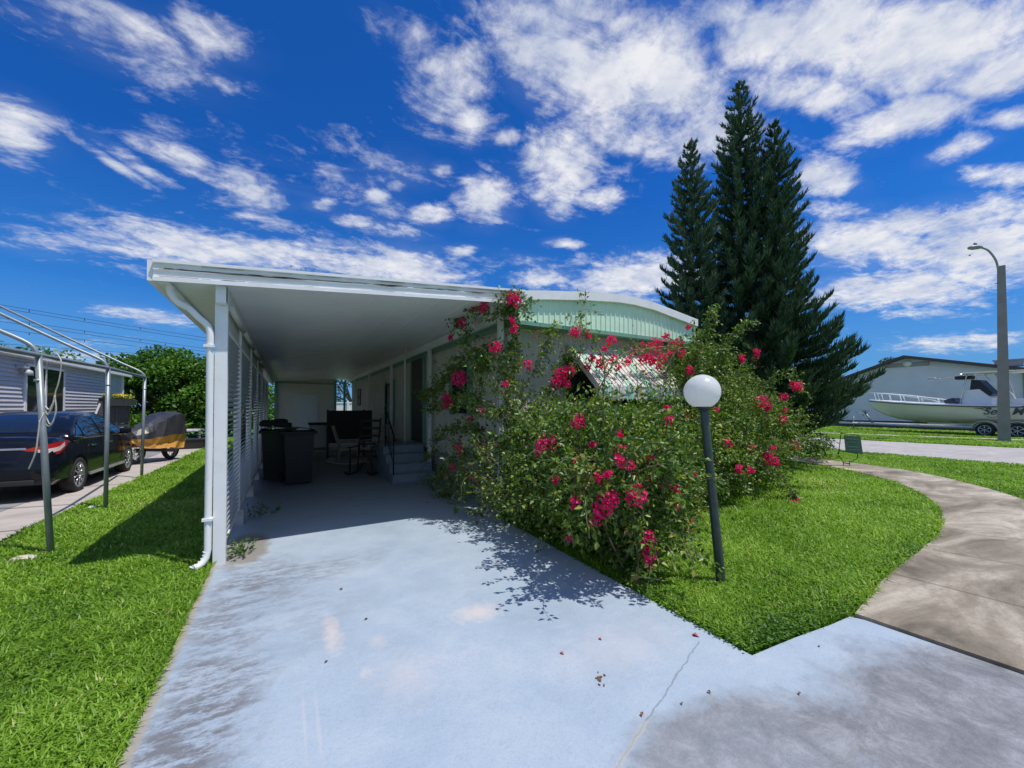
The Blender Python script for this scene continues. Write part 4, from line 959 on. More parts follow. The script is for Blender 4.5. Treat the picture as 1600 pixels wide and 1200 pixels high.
s_ = MB(); s_.box((-.3, 3.55, ZB+2.68), (.5, .7, .22), bev=.08); s_.build('electronics_box', BPL, bt, xf=XB)
s_ = MB(); s_.box((-.3, 4.7, ZB+2.66), (.2, .25, .12), bev=.03); s_.box((-.3, 4.95, ZB+2.7), (.2, .35, .16), bev=.05); s_.tube([(-.3, 4.6, ZB+2.7), (-.3, 3.8, ZB+2.72)], .02, 5); s_.build('spotlight', M('light_grey', (.5, .5, .5)), bt, xf=XB)
s_ = MB(); s_.box((0, 4.15, ZB+1.25), (.7, .5, .5), rx(R(-20)), bev=.08); s_.build('front_seat', M('navy_vinyl', (.03, .04, .07), .5), bt, xf=XB)
s_ = MB(); s_.box((0, 1.5, ZB+1.2), (1.0, .6, .5), bev=.1); s_.build('leaning_post', CRM, bt, xf=XB)
s_ = MB(); s_.box((0, -.35, ZB+.95), (.45, .6, .75), bev=.12); s_.box((0, -.3, ZB+.3), (.16, .3, .8)); s_.build('outboard_motor', BPL, bt, xf=XB)
s_ = MB(); s_.lathe([(.05, 0), (.05, .25), (.03, .45), (0, .46)], (-.8, 2.15, ZB+1.14), 10); s_.build('rod_holder', WGC, bt, xf=XB)
# script lettering on the port side with flourishes
def text_mesh(txt, size, xf, shear=.35):
    cu = bpy.data.curves.new('tx', 'FONT'); cu.body = txt; cu.size = size; cu.extrude = .004; cu.shear = shear; cu.offset = .006
    o = bpy.data.objects.new('tx', cu); COL.objects.link(o); bpy.context.view_layer.update()
    me = bpy.data.meshes.new_from_object(o.evaluated_get(bpy.context.evaluated_depsgraph_get())); bpy.data.objects.remove(o); bpy.data.curves.remove(cu)
    mb = MB(); mb.add([xf @ v.co for v in me.vertices], [tuple(p.vertices) for p in me.polygons]); bpy.data.meshes.remove(me); return mb
TX = XB @ Matrix.Translation((-1.235, 2.55, ZB+.60)) @ Matrix(((0, 0, -1, 0), (-1, 0, 0, 0), (0, 1, 0, 0), (0, 0, 0, 1)))
mb = text_mesh('Sea  Mo', .52, TX)
for pts in ([(-.15, .30), (.1, .36), (.3, .28), (.15, .22)], [(-.3, .34), (-.05, .31), (.1, .2)], [(.15, -.12), (.4, -.16), (.6, -.08), (.85, -.14), (1.0, -.05)], [(1.5, -.1), (1.62, -.2), (1.7, -.08), (1.85, -.2), (2.0, -.04)], [(1.3, .4), (1.6, .52), (2.0, .56), (2.5, .5)]):
    mb.tube([TX @ Vector((x, y, .0)) for x, y, *_ in [tuple(q)+(0,) for q in [(p[0], p[1]) for p in pts]]], .016, 5)
mb.build('lettering', M('navy_ink', (.05, .07, .10), .5), bt)
tr = thing('boat_trailer', 'white tandem axle boat trailer carrying the cream boat', 'trailer', so)
TRM = M('trailer_white', (.62, .62, .62), .4, dirt=.2)
s_ = MB()
for sx in (-1, 1): s_.tube([(sx*.9, -.1, .46), (sx*.9, 6.0, .46), (sx*.12, 9.2, .48)], .07, 4, smooth=False); s_.box((sx*.42, 2.6, .62), (.12, 5.0, .10))
for y in (.3, 2.4, 4.2, 6.0): s_.box((0, y, .46), (1.8, .10, .09))
s_.box((0, 9.6, .48), (.12, 1.0, .12)); s_.build('frame', TRM, tr, xf=XB)
s_ = MB(); s_.tube([(0, 8.1, .5), (0, 8.55, 1.25)], .06, 6); s_.box((0, 8.5, 1.32), (.3, .22, .12)); s_.tube([(-.1, 8.55, 1.0), (-.1, 8.95, 1.25)], .03, 5); s_.build('winch_post', GM, tr, xf=XB)
s_ = MB(); s_.tube([(.15, 9.3, .05), (.15, 9.3, .95)], .04, 6); s_.build('jack', GM, tr, xf=XB)
for sx in (-1, 1):
    s_ = MB()
    for c0 in (1.35, 2.5):
        rgs = []
        for a in np.linspace(math.pi*.02, math.pi*.98, 12): rgs.append([Vector((sx*.98, c0+.50*math.cos(a), .42+.44*math.sin(a))), Vector((sx*1.24, c0+.50*math.cos(a), .42+.44*math.sin(a))), Vector((sx*1.24, c0+.47*math.cos(a), .42+.41*math.sin(a))), Vector((sx*.98, c0+.47*math.cos(a), .42+.41*math.sin(a)))])
        s_.loft(rgs, smooth=False)
    s_.build('fender', TRM, tr, xf=XB)
    for c0 in (1.35, 2.5): wheel(tr, (sx*1.12, c0, .37), .37, .24, .22, sx, 6, XB)

# ================================================================ YARD SIGN
sg = thing('yard_sign', 'small green yard sign hanging crooked in a thin black wire frame by the curved path', 'sign', (12.9, 4.85, 0))
f0 = 10.55
s_ = MB(); q = lambda px, py: atF(px, py, f0)
s_.tube([q(1314, 677), q(1311, 704), q(1309.5, 710), q(1318, 722.5), q(1317, 733)], .009, 5); s_.tube([q(1313.5, 677), q(1342, 680), q(1342, 690)], .010, 5)
s_.tube([q(1340, 709), q(1339.5, 716), q(1327.5, 723), q(1327, 734)], .009, 5); s_.tube([q(1311, 704), q(1340, 709)], .010, 5); s_.tube([q(1317, 723), q(1328, 724.5)], .014, 5); s_.tube([q(1317, 729), q(1327.5, 730.5)], .012, 5)
s_.build('wire_frame', BM, sg)
s_ = MB(); q = lambda px, py: atF(px, py, f0-.03)
s_.prism([q(1318.5, 680), q(1344, 682), q(1348, 710), q(1321, 705)], Vector((-.005, -.009, 0))); sp_ = s_.build('panel', M('sign_green', (.035, .10, .06), .6, var=.15, scale=12), sg)
s_ = MB(); q = lambda px, py: atF(px, py, f0-.045)
for y, x0_, x1_ in ((685, 1324, 1340), (689.5, 1327, 1337), (697, 1325, 1341), (701.5, 1326, 1343)): s_.prism([q(x0_, y), q(x1_, y+1.2), q(x1_, y+2.2), q(x0_, y+1)], Vector((-.001, -.002, 0)))
s_.build('faded_lettering', M('sign_pale', (.10, .19, .12), .6), sp_)

# ================================================================ THINGS IN THE CARPORT
BIN = M('bin_plastic', (.008, .012, .011), .5, var=.15)
def bin_(x, y, ang, label, loaded=False, h=1.02):
    t_ = thing('wheelie_bin', label, 'bin', (x, y, .022), 'rubbish bins inside the carport'); X = Matrix.Translation((x, y, .022)) @ Matrix.Rotation(ang, 4, 'Z')
    s_ = MB(); s_.box((0, 0, h/2+.03), (.46, .54, h), taper=1.16, bev=0); s_.box((0, 0, h+.02), (.62, .72, .05), bev=.015); s_.build('tub', BIN, t_, xf=X)
    s_ = MB(); s_.loft([[Vector((sx_*.31, y_, h+.05+z_)) for sx_, z_ in ((-1, 0), (-.8, .05), (0, .085), (.8, .05), (1, 0))] for y_ in (-.38, -.2, .1, .34)], closed=False, cap=False); s_.box((0, -.02, h+.045), (.63, .74, .03), bev=.01); s_.build('lid', BIN, t_, xf=X)
    s_ = MB(); s_.tube([(-.24, .40, h-.03), (.24, .40, h-.03)], .018, 6); s_.build('handle', BIN, t_, xf=X)
    for sx in (-1, 1): s_ = MB(); s_.lathe([(0, -.03), (.10, -.03), (.10, .03), (0, .03)], (sx*.27, .27, .10), 16, rot=ry(R(90))); s_.build('wheel', TYR, t_, xf=X)
    return t_
bin_(.22, 9.45, R(6), 'black wheelie bin, the nearer one, right of its twin by the louvre screen')
bin_(-.14, 10.2, R(-8), 'black wheelie bin heaped with dark clutter against the louvre screen')
s_ = MB()
for k in range(7): s_.box((-.25+random.uniform(-.2, .2), 10.05+random.uniform(-.15, .15), 1.20+random.uniform(0, .10)), (.28, .2, .09), rz(random.random()*3) @ rx(random.uniform(-.3, .3)), bev=.02)
tag(s_.build('dark_bundle', M('dark_cloth', (.02, .025, .022), .9)), 'heap of dark folded cloth lying on the farther bin', 'bundle')
patio_chair('plastic_chair', -.10, 16.5, R(200), 'white plastic chair standing before the green shed corner', MATS['white_plastic'])
WD = M('dark_brown_wood', (.15, .11, .085), .6, var=.25, scale=10)
def rocker(x, y, ang, label, mat, group='rocking chairs on the patio slab', hback=1.05, z0=.022):
    t_ = thing('rocking_chair', label, 'rocking chair', (x, y, z0), group); X = Matrix.Translation((x, y, z0)) @ Matrix.Rotation(ang, 4, 'Z')
    s_ = MB(); s_.box((0, 0, .40), (.50, .48, .03), rx(R(4)))
    for k in range(6): s_.box((-.21+k*.084, 0, .42), (.06, .48, .015), rx(R(4)))
    s_.build('seat', mat, t_, xf=X)
    s_ = MB()
    for sx in (-1, 1): s_.tube([(sx*.23, -.22, .38), (sx*.24, -.42, hback)], .022, 6)
    for k in range(5): z = .50+k*(hback-.56)/4; yy_ = -.22-.2*(z-.38)/(hback-.38); s_.box((0, yy_, z), (.46, .02, .055), rx(R(16)))
    s_.build('backrest', mat, t_, xf=X)
    for sx in (-1, 1):
        s_ = MB(); s_.tube(smooth([(sx*.26, -.55, .13), (sx*.26, -.3, .04), (sx*.26, 0, .015), (sx*.26, .3, .04), (sx*.26, .5, .12)], 3), .022, 6); s_.build('rocker', mat, t_, xf=X)
        s_ = MB(); s_.tube([(sx*.25, .22, .03), (sx*.25, .22, .62)], .02, 6); s_.build('leg', mat, t_, xf=X)
        s_ = MB(); s_.tube([(sx*.25, -.25, .03), (sx*.25, -.24, .42)], .02, 6); s_.build('leg', mat, t_, xf=X)
        s_ = MB(); s_.box((sx*.26, .0, .64), (.07, .55, .025), bev=.008); s_.build('armrest', mat, t_, xf=X)
    return t_
LW = M('weathered_wood', (.46, .40, .34), .7, var=.2, scale=9)
rocker(1.55, 12.0, R(-100), 'weathered slatted rocking chair tipped sideways in the dim middle of the carport', LW)
rocker(2.15, 11.7, R(120), 'weathered rocking chair, the right hand one beside the dark ladder back chair', LW)
rocker(1.62, 9.9, R(150), 'tall dark ladder back rocking chair beside the entrance steps', M('ebony', (.03, .022, .02), .5), hback=1.30)
tvp = Vector((1.75, 14.0, 0))
t_ = thing('folded_game_table', 'large black folded table standing upright in the middle of the carport', 'folded table', tvp)
s_ = MB(); s_.box((1.80, 13.6, .98), (1.30, .09, 1.02), bev=.01); s_.build('panel', M('matt_black', (.012, .012, .014), .6), t_)
for x in (1.13, 2.2): s_ = MB(); s_.box((x, 13.6, .77), (.05, .12, 1.5)); s_.box((x, 13.6, .06), (.06, .6, .05)); s_.build('leg', BPL, t_)
fz = thing('chest_freezer', 'small white chest with a dark lid beyond the bins', 'freezer', (1.0, 14.9, .17))
s_ = MB(); s_.box((1.0, 15.2, .60), (.62, .5, .78), bev=.02); s_.build('cabinet', M('dull_white', (.55, .56, .57), .4), fz)
s_ = MB(); s_.box((1.0, 15.2, 1.03), (.68, .56, .07), bev=.02); s_.build('lid', BPL, fz)
# flower pots on the neighbour-side lawn and stray bits
def stone(name, x, y, s, label, col, cat):
    bm = bmesh.new(); bmesh.ops.create_icosphere(bm, subdivisions=2, radius=1); rs = random.Random(int(x*100))
    for v in bm.verts: v.co = Vector((v.co.x*s*1.5, v.co.y*s, v.co.z*s*.6))*(1+rs.uniform(-.16, .16))
    me = bpy.data.meshes.new(name); bm.to_mesh(me); bm.free(); me.materials.append(M('stone_%s' % cat, col, .9, bump=.4)); o = bpy.data.objects.new(name, me); COL.objects.link(o); o.location = (x, y, s*.5); tag(o, label, cat); return o
stone('pale_stone', -2.31, 6.02, .075, 'pale stone lying in the grass beside the nearest canopy leg', (.55, .50, .40), 'stone')
stone('white_pebble', -1.30, 5.62, .022, 'small white pebble in the grass by the shadow edge', (.8, .78, .74), 'pebble')
stone('crumpled_paper', -1.30, 3.60, .028, 'crumpled white scrap of paper in the near left grass', (.85, .85, .83), 'paper')
stone('crushed_can', -2.62, 8.7, .05, 'crushed pale can in the grass beside the second canopy leg', (.6, .62, .62), 'can')
# fallen leaves on the drive
LITM = M('litter', (.22, .12, .06), .8, var=.4, scale=30)
def litter(px, py, s, where, first=[None], mat=LITM):
    r_ = ray(px, py); tt = (0.030-CH)/r_.z; P_ = Vector((r_.x*tt, r_.y*tt, .028))
    V, F = leaves(np.zeros((1, 3)), np.array([[1., .2, .1]]), np.array([s]), .55, .8, np.array([[0, 0, 1.]]))
    o = npmesh('fallen_leaf', V, F, mat); o.location = P_; o.rotation_euler = (random.uniform(-.2, .2), random.uniform(-.2, .2), random.random()*6)
    tag(o, where, 'leaf', 'dry leaves and petals on the driveway')
PET = M('dry_petal', (.55, .12, .10), .8)
for a in ((536, 920, 0.033, 'dry leaf on the blue driveway left of the pale scrape, nearest the carport'), (575, 966, 0.029, 'dark curled leaf lying alone in the middle of the blue driveway'), (507, 1035, 0.026, 'dry leaf on the driveway below the pink scrapes'), (1003, 1119, 0.033, 'dark leaf beside the crack in the driveway'), (1105, 1078, 0.029, 'small dark leaf right of the crack on the driveway'), (1064, 1096, 0.023, 'smallest leaf, just right of the crack on the driveway'), (1249, 1085, .03, 'lone speck of leaf near the worn grey apron'), (1280, 1010, 0.029, 'narrow leaf on the pale drive right of the lawn tip')): litter(*a)
for a in ((1081, 990, .05, 'orange brown petal curled at the driveway edge of the lawn'), (875, 1018, .035, 'tiny dry petal on the drive below the shadow'), (935, 996, .03, 'pinkish petal on the drive left of the lawn tip'), (665, 785, .05, 'red petal on the shaded drive edge below the vine')): litter(*a, mat=PET)
s_ = MB()
for k in range(14):
    r_ = ray(938+random.gauss(0, 4), 1062+random.gauss(0, 7)); tt = (.03-CH)/r_.z; p = Vector((r_.x*tt, r_.y*tt, .028)); s_.box(p, (random.uniform(.005, .018), .006, .004), rz(random.random()*6))
tag(s_.build('debris_clump', LITM), 'little heap of dry brown debris on the drive left of the crack', 'debris')
s_ = MB(); g0 = Vector((2.72, 2.62, .05)); s_.tube([g0, g0+Vector((.10, -.07, .012)), g0+Vector((.22, -.20, .0))], [.006, .011, .005], 6); tag(s_.build('dry_pod', M('pod', (.60, .45, .25), .7)), 'long straw coloured dry twig on the lawn edge near the lamp post', 'twig')

# ================================================================ PINES
PINEM = leafmat('pine_needles', [(0, (.024, .058, .038)), (.6, (.046, .100, .052)), (.95, (.095, .15, .06)), (1, (.16, .12, .06))], .5, .12)
BARK = M('bark', (.13, .105, .085), .9, var=.3, scale=14, bump=.8, bscale=40)
def pine(base, h, prof, label, spacing=.27, seed=1, low=0.3, nb=7, lean=(0, 0)):
    rg = np.random.default_rng(seed); base = Vector(base)
    root = thing('pine_tree', label, 'pine tree', base, 'columnar pines in the clump behind the bougainvillea')
    tr_ = MB(); tr_.tube([base+Vector((lean[0]*(k/8)**2, lean[1]*(k/8)**2, h*k/8)) for k in range(9)], [.13*(1-k/8.6)+.008 for k in range(9)], 8)
    tr_.build('trunk', BARK, root)
    P = []; D = []; S = []; TW = MB(); 
    z = low; wi = 0
    while z < h-.05:
        u = z/h; rad = float(np.interp(h-z, [a for a, _ in prof], [b for _, b in prof]))
        n = nb+int(rad*3.2) if rad > .45 else max(5, nb-2); a0 = rg.random()*6.28
        for k in range(n):
            a = a0+2*math.pi*k/n+rg.normal()*.10; L = rad*rg.uniform(.74, 1.14)*(1 if rg.random() > .06 else .55); rise = L*.05+min(.30, L*.36)
            cx = base.x+lean[0]*u*u; cy = base.y+lean[1]*u*u
            m = max(5, int(L/.055)); ss = (np.arange(m)+.5)/m
            hx = np.cos(a)*L*ss; hy = np.sin(a)*L*ss; hz = z-L*.05*np.sin(ss*3.14)+rise*ss**3
            pts = np.stack((cx+hx, cy+hy, hz), 1)
            if L > .5: TW.tube([Vector(pts[0]), Vector(pts[m//2]), Vector(pts[-1])], [.014, .010, .004], 4)
            tang = nrm(np.gradient(pts, axis=0) if m > 1 else np.array([[np.cos(a), np.sin(a), .3]]))
            side = np.array([-np.sin(a), np.cos(a), 0.])
            for q in range(4):            # branchlets: two on each side, swept up into a V
                sg = 1 if q % 2 else -1; j = rg.normal(size=(m, 3))*.13
                d = tang*(.65 if q < 2 else .9)+side*sg*rg.uniform(.25, .75, (m, 1))+np.array([0, 0, 1])*rg.uniform(.45, 1.05, (m, 1))+j
                ln = (.09+.19*np.minimum(1, L/.8)+.10*min(1, max(0, L-1.0)))*rg.uniform(.75, 1.2, m)*(1-.35*ss**3)*np.minimum(1, .3+ss*1.6)
                P.append(pts+rg.normal(size=(m, 3))*.012); D.append(d); S.append(ln)
            d = tang+rg.normal(size=(m, 3))*.2+np.array([0, 0, .5]); P.append(pts); D.append(d); S.append(np.full(m, .16*min(1, .5+L)))
        z += spacing*(.75+.5*min(1, rad/.9))*rg.uniform(.85, 1.15); wi += 1
    # leader tuft
    for k in range(14):
        a = rg.random()*6.28; P.append(np.array([[base.x+lean[0], base.y+lean[1], h-rg.random()*.25]])); D.append(np.array([[math.cos(a)*.5, math.sin(a)*.5, 1.2]])); S.append(np.array([.14]))
    P = np.concatenate(P); D = nrm(np.concatenate(D)); S = np.concatenate(S); n = len(P)
    # a branchlet is a narrow, slightly curved blade in three strands
    Vs = []; Fs = []; vr = []
    off = 0
    for s3 in range(3):
        Dj = nrm(D+rg.normal(size=(n, 3))*.22); ln = S*rg.uniform(.7, 1.1, n)
        sd_ = nrm(np.cross(Dj, rg.normal(size=(n, 3)))); wv = .012+.006*rg.random(n)
        up = np.array([0, 0, 1.])*ln[:, None]*.16
        a = P-sd_*wv[:, None]*.5; b_ = P+sd_*wv[:, None]*.5; c1 = P+Dj*ln[:, None]*.6+sd_*wv[:, None]*.75; c2 = P+Dj*ln[:, None]*.6-sd_*wv[:, None]*.75; tp = P+Dj*ln[:, None]+up
        Vs.append(np.stack((a, b_, c1, tp, c2), 1).reshape(-1, 3)); bb = off+np.arange(n)[:, None]*5; Fs.append((bb+np.array([0, 1, 2, 4]), bb+np.array([4, 2, 3]))); off += n*5
        vr.append(np.repeat(rg.random(n)*.8+.2*rg.random(), 5))
    V = np.concatenate(Vs); F4 = np.concatenate([f[0] for f in Fs]); F3 = np.concatenate([f[1] for f in Fs])
    cr = npmesh('crown', V, F4, PINEM, np.concatenate(vr), root, F3)
    if TW.v: TW.build('branches', BARK, root)
    return root
def fpos(px, f):
    p = atF(px, 636, f); return (p.x, p.y, 0)
def hz_(py, f): return CH+(636-py)/FPX*f
pine(fpos(1082, 11.3), hz_(214, 11.3), [(0, .04), (.3, .22), (1.0, .42), (2.0, .58), (3.5, .76), (6.5, 1.0), (9, 1.1)], 'leftmost and shortest spire of the three dark columnar pines', seed=2, low=.8)
pine(fpos(1160, 11.7), hz_(122, 11.7), [(0, .04), (.35, .24), (1.2, .48), (2.4, .68), (4.2, 1.02), (6.5, 1.45), (8.5, 1.75), (11, 1.7)], 'tallest of the three dark columnar pines, the middle spire', seed=3, low=.7)
pine(fpos(1214, 11.2), hz_(186, 11.2), [(0, .04), (.4, .26), (1.2, .48), (2.5, .66), (4.0, .85), (5.4, 1.10), (6.4, 1.45), (7.0, 1.85), (7.9, 1.95), (8.8, 1.5), (10, 1.2)], 'right hand spire of the dark columnar pines with the wide spreading skirt', seed=4, low=1.0, nb=8)

# ================================================================ BROADLEAF TREES
def tree(name, base, h, clumps, leaf, nleaf, mat, label, seed=1, group=None, cat='tree', trunk_r=.16):
    rg = np.random.default_rng(seed); base = Vector(base); root = thing(name, label, cat, base, group)
    tm = MB(); fork = base+Vector((0, 0, h*.3)); tm.tube([base, base+Vector((.05, 0, h*.15)), fork], [trunk_r, trunk_r*.8, trunk_r*.65], 8)
    P = []; D = []; vs = []
    for i, (cx, cy, cz, r_) in enumerate(clumps):
        c = np.array([cx, cy, cz]); 
        if i % 2 == 0: tm.tube([fork, (fork+Vector(c))*.5+Vector((0, 0, .1)), Vector(c)], [trunk_r*.4, trunk_r*.22, trunk_r*.08], 5)
        n = int(nleaf*r_*r_); d = nrm(rg.normal(size=(n, 3))); rr_ = r_*(.55+.5*rg.random((n, 1))**.6)
        pert = 1+.22*np.sin(d[:, :1]*7+i)*np.cos(d[:, 1:2]*6+i*2)
        P.append(c+d*rr_*pert*[1, 1, .8]); D.append(d*.7+rg.normal(size=(n, 3))*.6+[0, 0, -.1]); vs.append(np.clip(rg.random(n)*.7+rg.random()*.3, 0, 1))
    P = np.concatenate(P); D = np.concatenate(D); n = len(P)
    V, F = leaves(P, D, rg.uniform(.7, 1.3, n)*leaf, .6); npmesh('crown', V, F, mat, np.repeat(np.concatenate(vs), 5), root)
    tm.build('trunk', BARK, root); return root
BRD = leafmat('broad_leaf', [(0, (.035, .10, .012)), (.5, (.075, .19, .02)), (1, (.16, .30, .035))], .5, .3)
DRK = leafmat('dark_leaf', [(0, (.015, .035, .012)), (1, (.04, .075, .025))], .5, .2)
def cl(n, cx, cy, zlo, zhi, rx_, ry_, rmin, rmax, seed):
    rg = random.Random(seed); o = []
    for k in range(n):
        a = rg.random()*6.28; q = math.sqrt(rg.random()); z = zlo+(zhi-zlo)*rg.random(); sh = math.sqrt(max(.15, 1-((z-zlo)/(zhi-zlo))**2.5))
        o.append((cx+rx_*q*math.cos(a)*sh, cy+ry_*q*math.sin(a)*sh, z, rg.uniform(rmin, rmax)))
    return o
tree('leafy_tree', (-5.6, 27.0, 0), 5.0, cl(60, -5.9, 27.2, .5, 4.2, 3.0, 1.8, .5, .9, 5), .19, 900, BRD, 'dense bright green leafy tree behind the covered motorcycle, left of its neighbour', 5, 'leafy trees at the end of the neighbour driveway')
tree('leafy_tree', (-2.9, 27.5, 0), 4.8, cl(52, -2.9, 27.4, .5, 4.2, 2.3, 1.8, .5, .9, 6), .19, 900, BRD, 'dense bright green leafy tree next to the white carport downspout', 6, 'leafy trees at the end of the neighbour driveway')
tree('dark_oak', (-1.6, 19.6, 0), 5.4, cl(22, -1.75, 19.9, 1.4, 4.9, .75, 1.2, .25, .45, 8), .11, 500, DRK, 'dark small leaved tree rising close behind the louvre screen', 8)
tree('leafy_tree', (-13, 34, 0), 4.6, cl(30, -14.5, 34, 2.2, 4.9, 5, 2, .6, .9, 9), .2, 400, BRD, 'leafy treetop just showing over the neighbour roof at the far left', 9, 'leafy trees at the end of the neighbour driveway')
tree('dark_oak', (4.2, 31, 0), 6, cl(30, 4.0, 31, 1.5, 5.8, 3, 1.5, .5, .9, 10), .14, 340, DRK, 'dark tree behind the white fence seen through the shed gap', 10)
for i, (px, f, zt, r_, lb_) in enumerate(((1378, 62, 8.6, 1.2, 'hazy treetop peeking over the far roof, the left one of two'), (1391, 66, 9.3, 1.2, 'hazy treetop peeking over the far roof, the right one of two'))):
    p = atF(px, 636, f); tree('distant_tree', (p.x, p.y, 0), zt, [(p.x+random.uniform(-1, 1), p.y+random.uniform(-1, 1), zt-random.random()*2.5, random.uniform(.5, .9)) for _ in range(12)], .25, 200, DRK, lb_, 20+i, 'treetops beyond the far house')
# small shrub at the street edge below the pine skirts
q = atF(1288, 690, 12.6); tree('low_shrub', (q.x, q.y, 0), .9, [(q.x-1.0+random.uniform(-.5, .5), q.y+random.uniform(-.4, .4), random.uniform(.15, .75), random.uniform(.18, .3)) for _ in range(16)], .08, 900, DRK, 'low dark shrub at the foot of the pines behind the bougainvillea', 31, cat='shrub', trunk_r=.03)

# ================================================================ BOUGAINVILLEA
BGL = leafmat('bougainvillea_leaf', [(0, (.045, .10, .018)), (.40, (.11, .205, .032)), (.72, (.23, .35, .055)), (.90, (.38, .40, .08)), (1, (.36, .19, .06))], .40, .30, spec=.5)
BRACT = leafmat('bract', [(0, (.60, .008, .10)), (.5, (.82, .018, .20)), (1, (.88, .07, .28))], .55, .35)
bb = thing('bougainvillea', 'huge sprawling bougainvillea with crimson blooms climbing the carport corner and front gable', 'bougainvillea', (4.5, 4.6, 0))
LOBES = [((3.30, 4.85, .70), (.62, .70, .85)), ((3.85, 4.35, .75), (.75, .75, .85)), ((4.6, 4.35, .95), (.85, .75, 1.0)), ((3.5, 3.75, .38), (.55, .5, .40)), ((4.2, 3.55, .42), (.6, .45, .45)), ((2.90, 4.2, .85), (.50, .75, .80)), ((2.85, 3.45, .90), (.50, .62, .78)), ((3.1, 3.0, .85), (.48, .45, .72)), ((3.65, 3.3, .90), (.62, .5, .80)), ((2.36, 2.62, 1.00), (.22, .22, .24)), ((2.62, 2.62, .92), (.25, .24, .24)), ((2.95, 2.62, .50), (.20, .22, .38)), ((2.55, 3.1, .75), (.35, .4, .45)), ((3.1, 3.2, .30), (.45, .5, .32)), ((2.95, 3.95, .32), (.32, .7, .34)), ((3.8, 3.35, .28), (.55, .4, .28)), ((2.8, 4.6, .3), (.3, .5, .32)),
         ((5.5, 4.45, 1.10), (.95, .8, 1.08)), ((6.5, 4.65, 1.20), (1.0, .85, 1.12)), ((7.6, 4.95, 1.20), (1.1, .9, 1.05)), ((8.7, 5.05, 1.12), (1.05, .85, .95)), ((9.6, 5.1, .95), (.8, .75, .75)),
         ((7.4, 5.1, 2.15), (.75, .6, .65)), ((6.7, 4.75, 2.30), (.50, .35, .55)), ((8.5, 5.6, 1.9), (.8, .6, .55)), ((5.0, 4.1, .5), (.9, .55, .5)), ((6.2, 4.15, .6), (.9, .5, .55)), ((7.4, 4.3, .6), (.9, .5, .5)), ((5.9, 4.5, 1.95), (.6, .4, .35))]
LP = []; LD = []; LS = []; BR = MB()
def lobe_leaves():
    for i, (c, r_) in enumerate(LOBES):
        c = np.array(c); r_ = np.array(r_); area = (r_[0]*r_[1]+r_[0]*r_[2]+r_[1]*r_[2])/3; n = int(8200*area)
        d = nrm(rng.normal(size=(n, 3))); k = .62+.46*rng.random((n, 1))**.7
        pert = 1+.10*np.sin(d[:, :1]*9+i*1.3)*np.cos(d[:, 2:3]*8+i)+.08*np.sin(d[:, 1:2]*15+i*2)
        p = c+d*r_*k*pert
        # carve holes: dark gaps between clumps
        cell = np.sin(p[:, 0]*7.3+1.1*np.sin(p[:, 2]*5))*np.sin(p[:, 1]*6.7+i)*np.sin(p[:, 2]*8.1+p[:, 0]*2)
        keep = (p[:, 2] > .04) & (cell > -.50+rng.random(n)*.25)
        keep &= ~((p[:, 1] > 5.28) & (p[:, 0] < 6.95))
        p = p[keep]; dd = d[keep]*.5+rng.normal(size=(keep.sum(), 3))*.75+[0, 0, -.15]
        LP.append(p); LD.append(dd); LS.append(.030+.06*rng.random(len(p))**1.6)
lobe_leaves()
def sprig(p0, d0, L, nl, droop=.5, r_=.0035, leafs=(.034, .07), wob=.12):
    p = Vector(p0); d = Vector(d0).normalized(); st_ = L/10; pts = [p.copy()]
    for k in range(10):
        d = (d+Vector((random.gauss(0, wob), random.gauss(0, wob), random.gauss(0, wob)-droop*.1*(k/5)))).normalized(); p = p+d*st_
        if p.z < .05: p.z = .05
        pts.append(p.copy())
    BR.tube(pts, [r_*(1-.07*k) for k in range(11)], 5, cap=False)
    A = np.array([tuple(q) for q in pts]); s = rng.random(nl)*10; i = np.minimum(s.astype(int), 9); fr = (s-i)[:, None]
    q = A[i]*(1-fr)+A[i+1]*fr; t_ = nrm(A[i+1]-A[i]); sd_ = rng.normal(size=(nl, 3))
    LP.append(q+sd_*.012); LD.append(t_*.5+sd_*.7); LS.append(rng.uniform(leafs[0], leafs[1], nl)); return pts
# arching shoots leaving the mass
for k in range(620):
    c, r_ = random.choice(LOBES); d = Vector((random.gauss(0, 1), random.gauss(-.5, .8), random.gauss(.35, .8))).normalized()
    p = Vector(c)+Vector((d.x*r_[0], d.y*r_[1], d.z*r_[2]))*.9
    if p.z < .15 or (p.y > 5.2 and p.x < 6.95): continue
    sprig(p, d+Vector((0, 0, .35)), random.uniform(.22, .62), random.randint(16, 34), droop=1.3)
# long climbing stems over the carport corner, side wall and gable (points: photo direction + plane)
def stem_path(pts, r0=.012, dens=125, off=.062, sub=True):
    pts = [Vector(p) for p in smooth([tuple(p) for p in pts], 5)]; BR.tube(pts, [r0*(1-.6*i/len(pts)) for i in range(len(pts))], 6, cap=False)
    L = sum((pts[i+1]-pts[i]).length for i in range(len(pts)-1)); n = int(L*dens); A = np.array([tuple(q) for q in pts])
    s = rng.random(n)*(len(A)-1); i = np.minimum(s.astype(int), len(A)-2); fr = (s-i)[:, None]
    q = A[i]*(1-fr)+A[i+1]*fr+rng.normal(size=(n, 3))*off*[1, .8, 1]; LP.append(q); LD.append(rng.normal(size=(n, 3))+[0, -.2, -.2]); LS.append(rng.uniform(.04, .08, n))
    if sub:
        for k in range(int(L*12)):
            j = random.randrange(len(pts)); sprig(pts[j], (random.gauss(0, 1), random.gauss(-.3, .6), random.gauss(.2, .7)), random.uniform(.15, .40), random.randint(12, 24), droop=1.0)
Yp = lambda px, py, y=5.0: atY(px, py, y)
Xp = lambda px, py, x=2.42: atX(px, py, x)
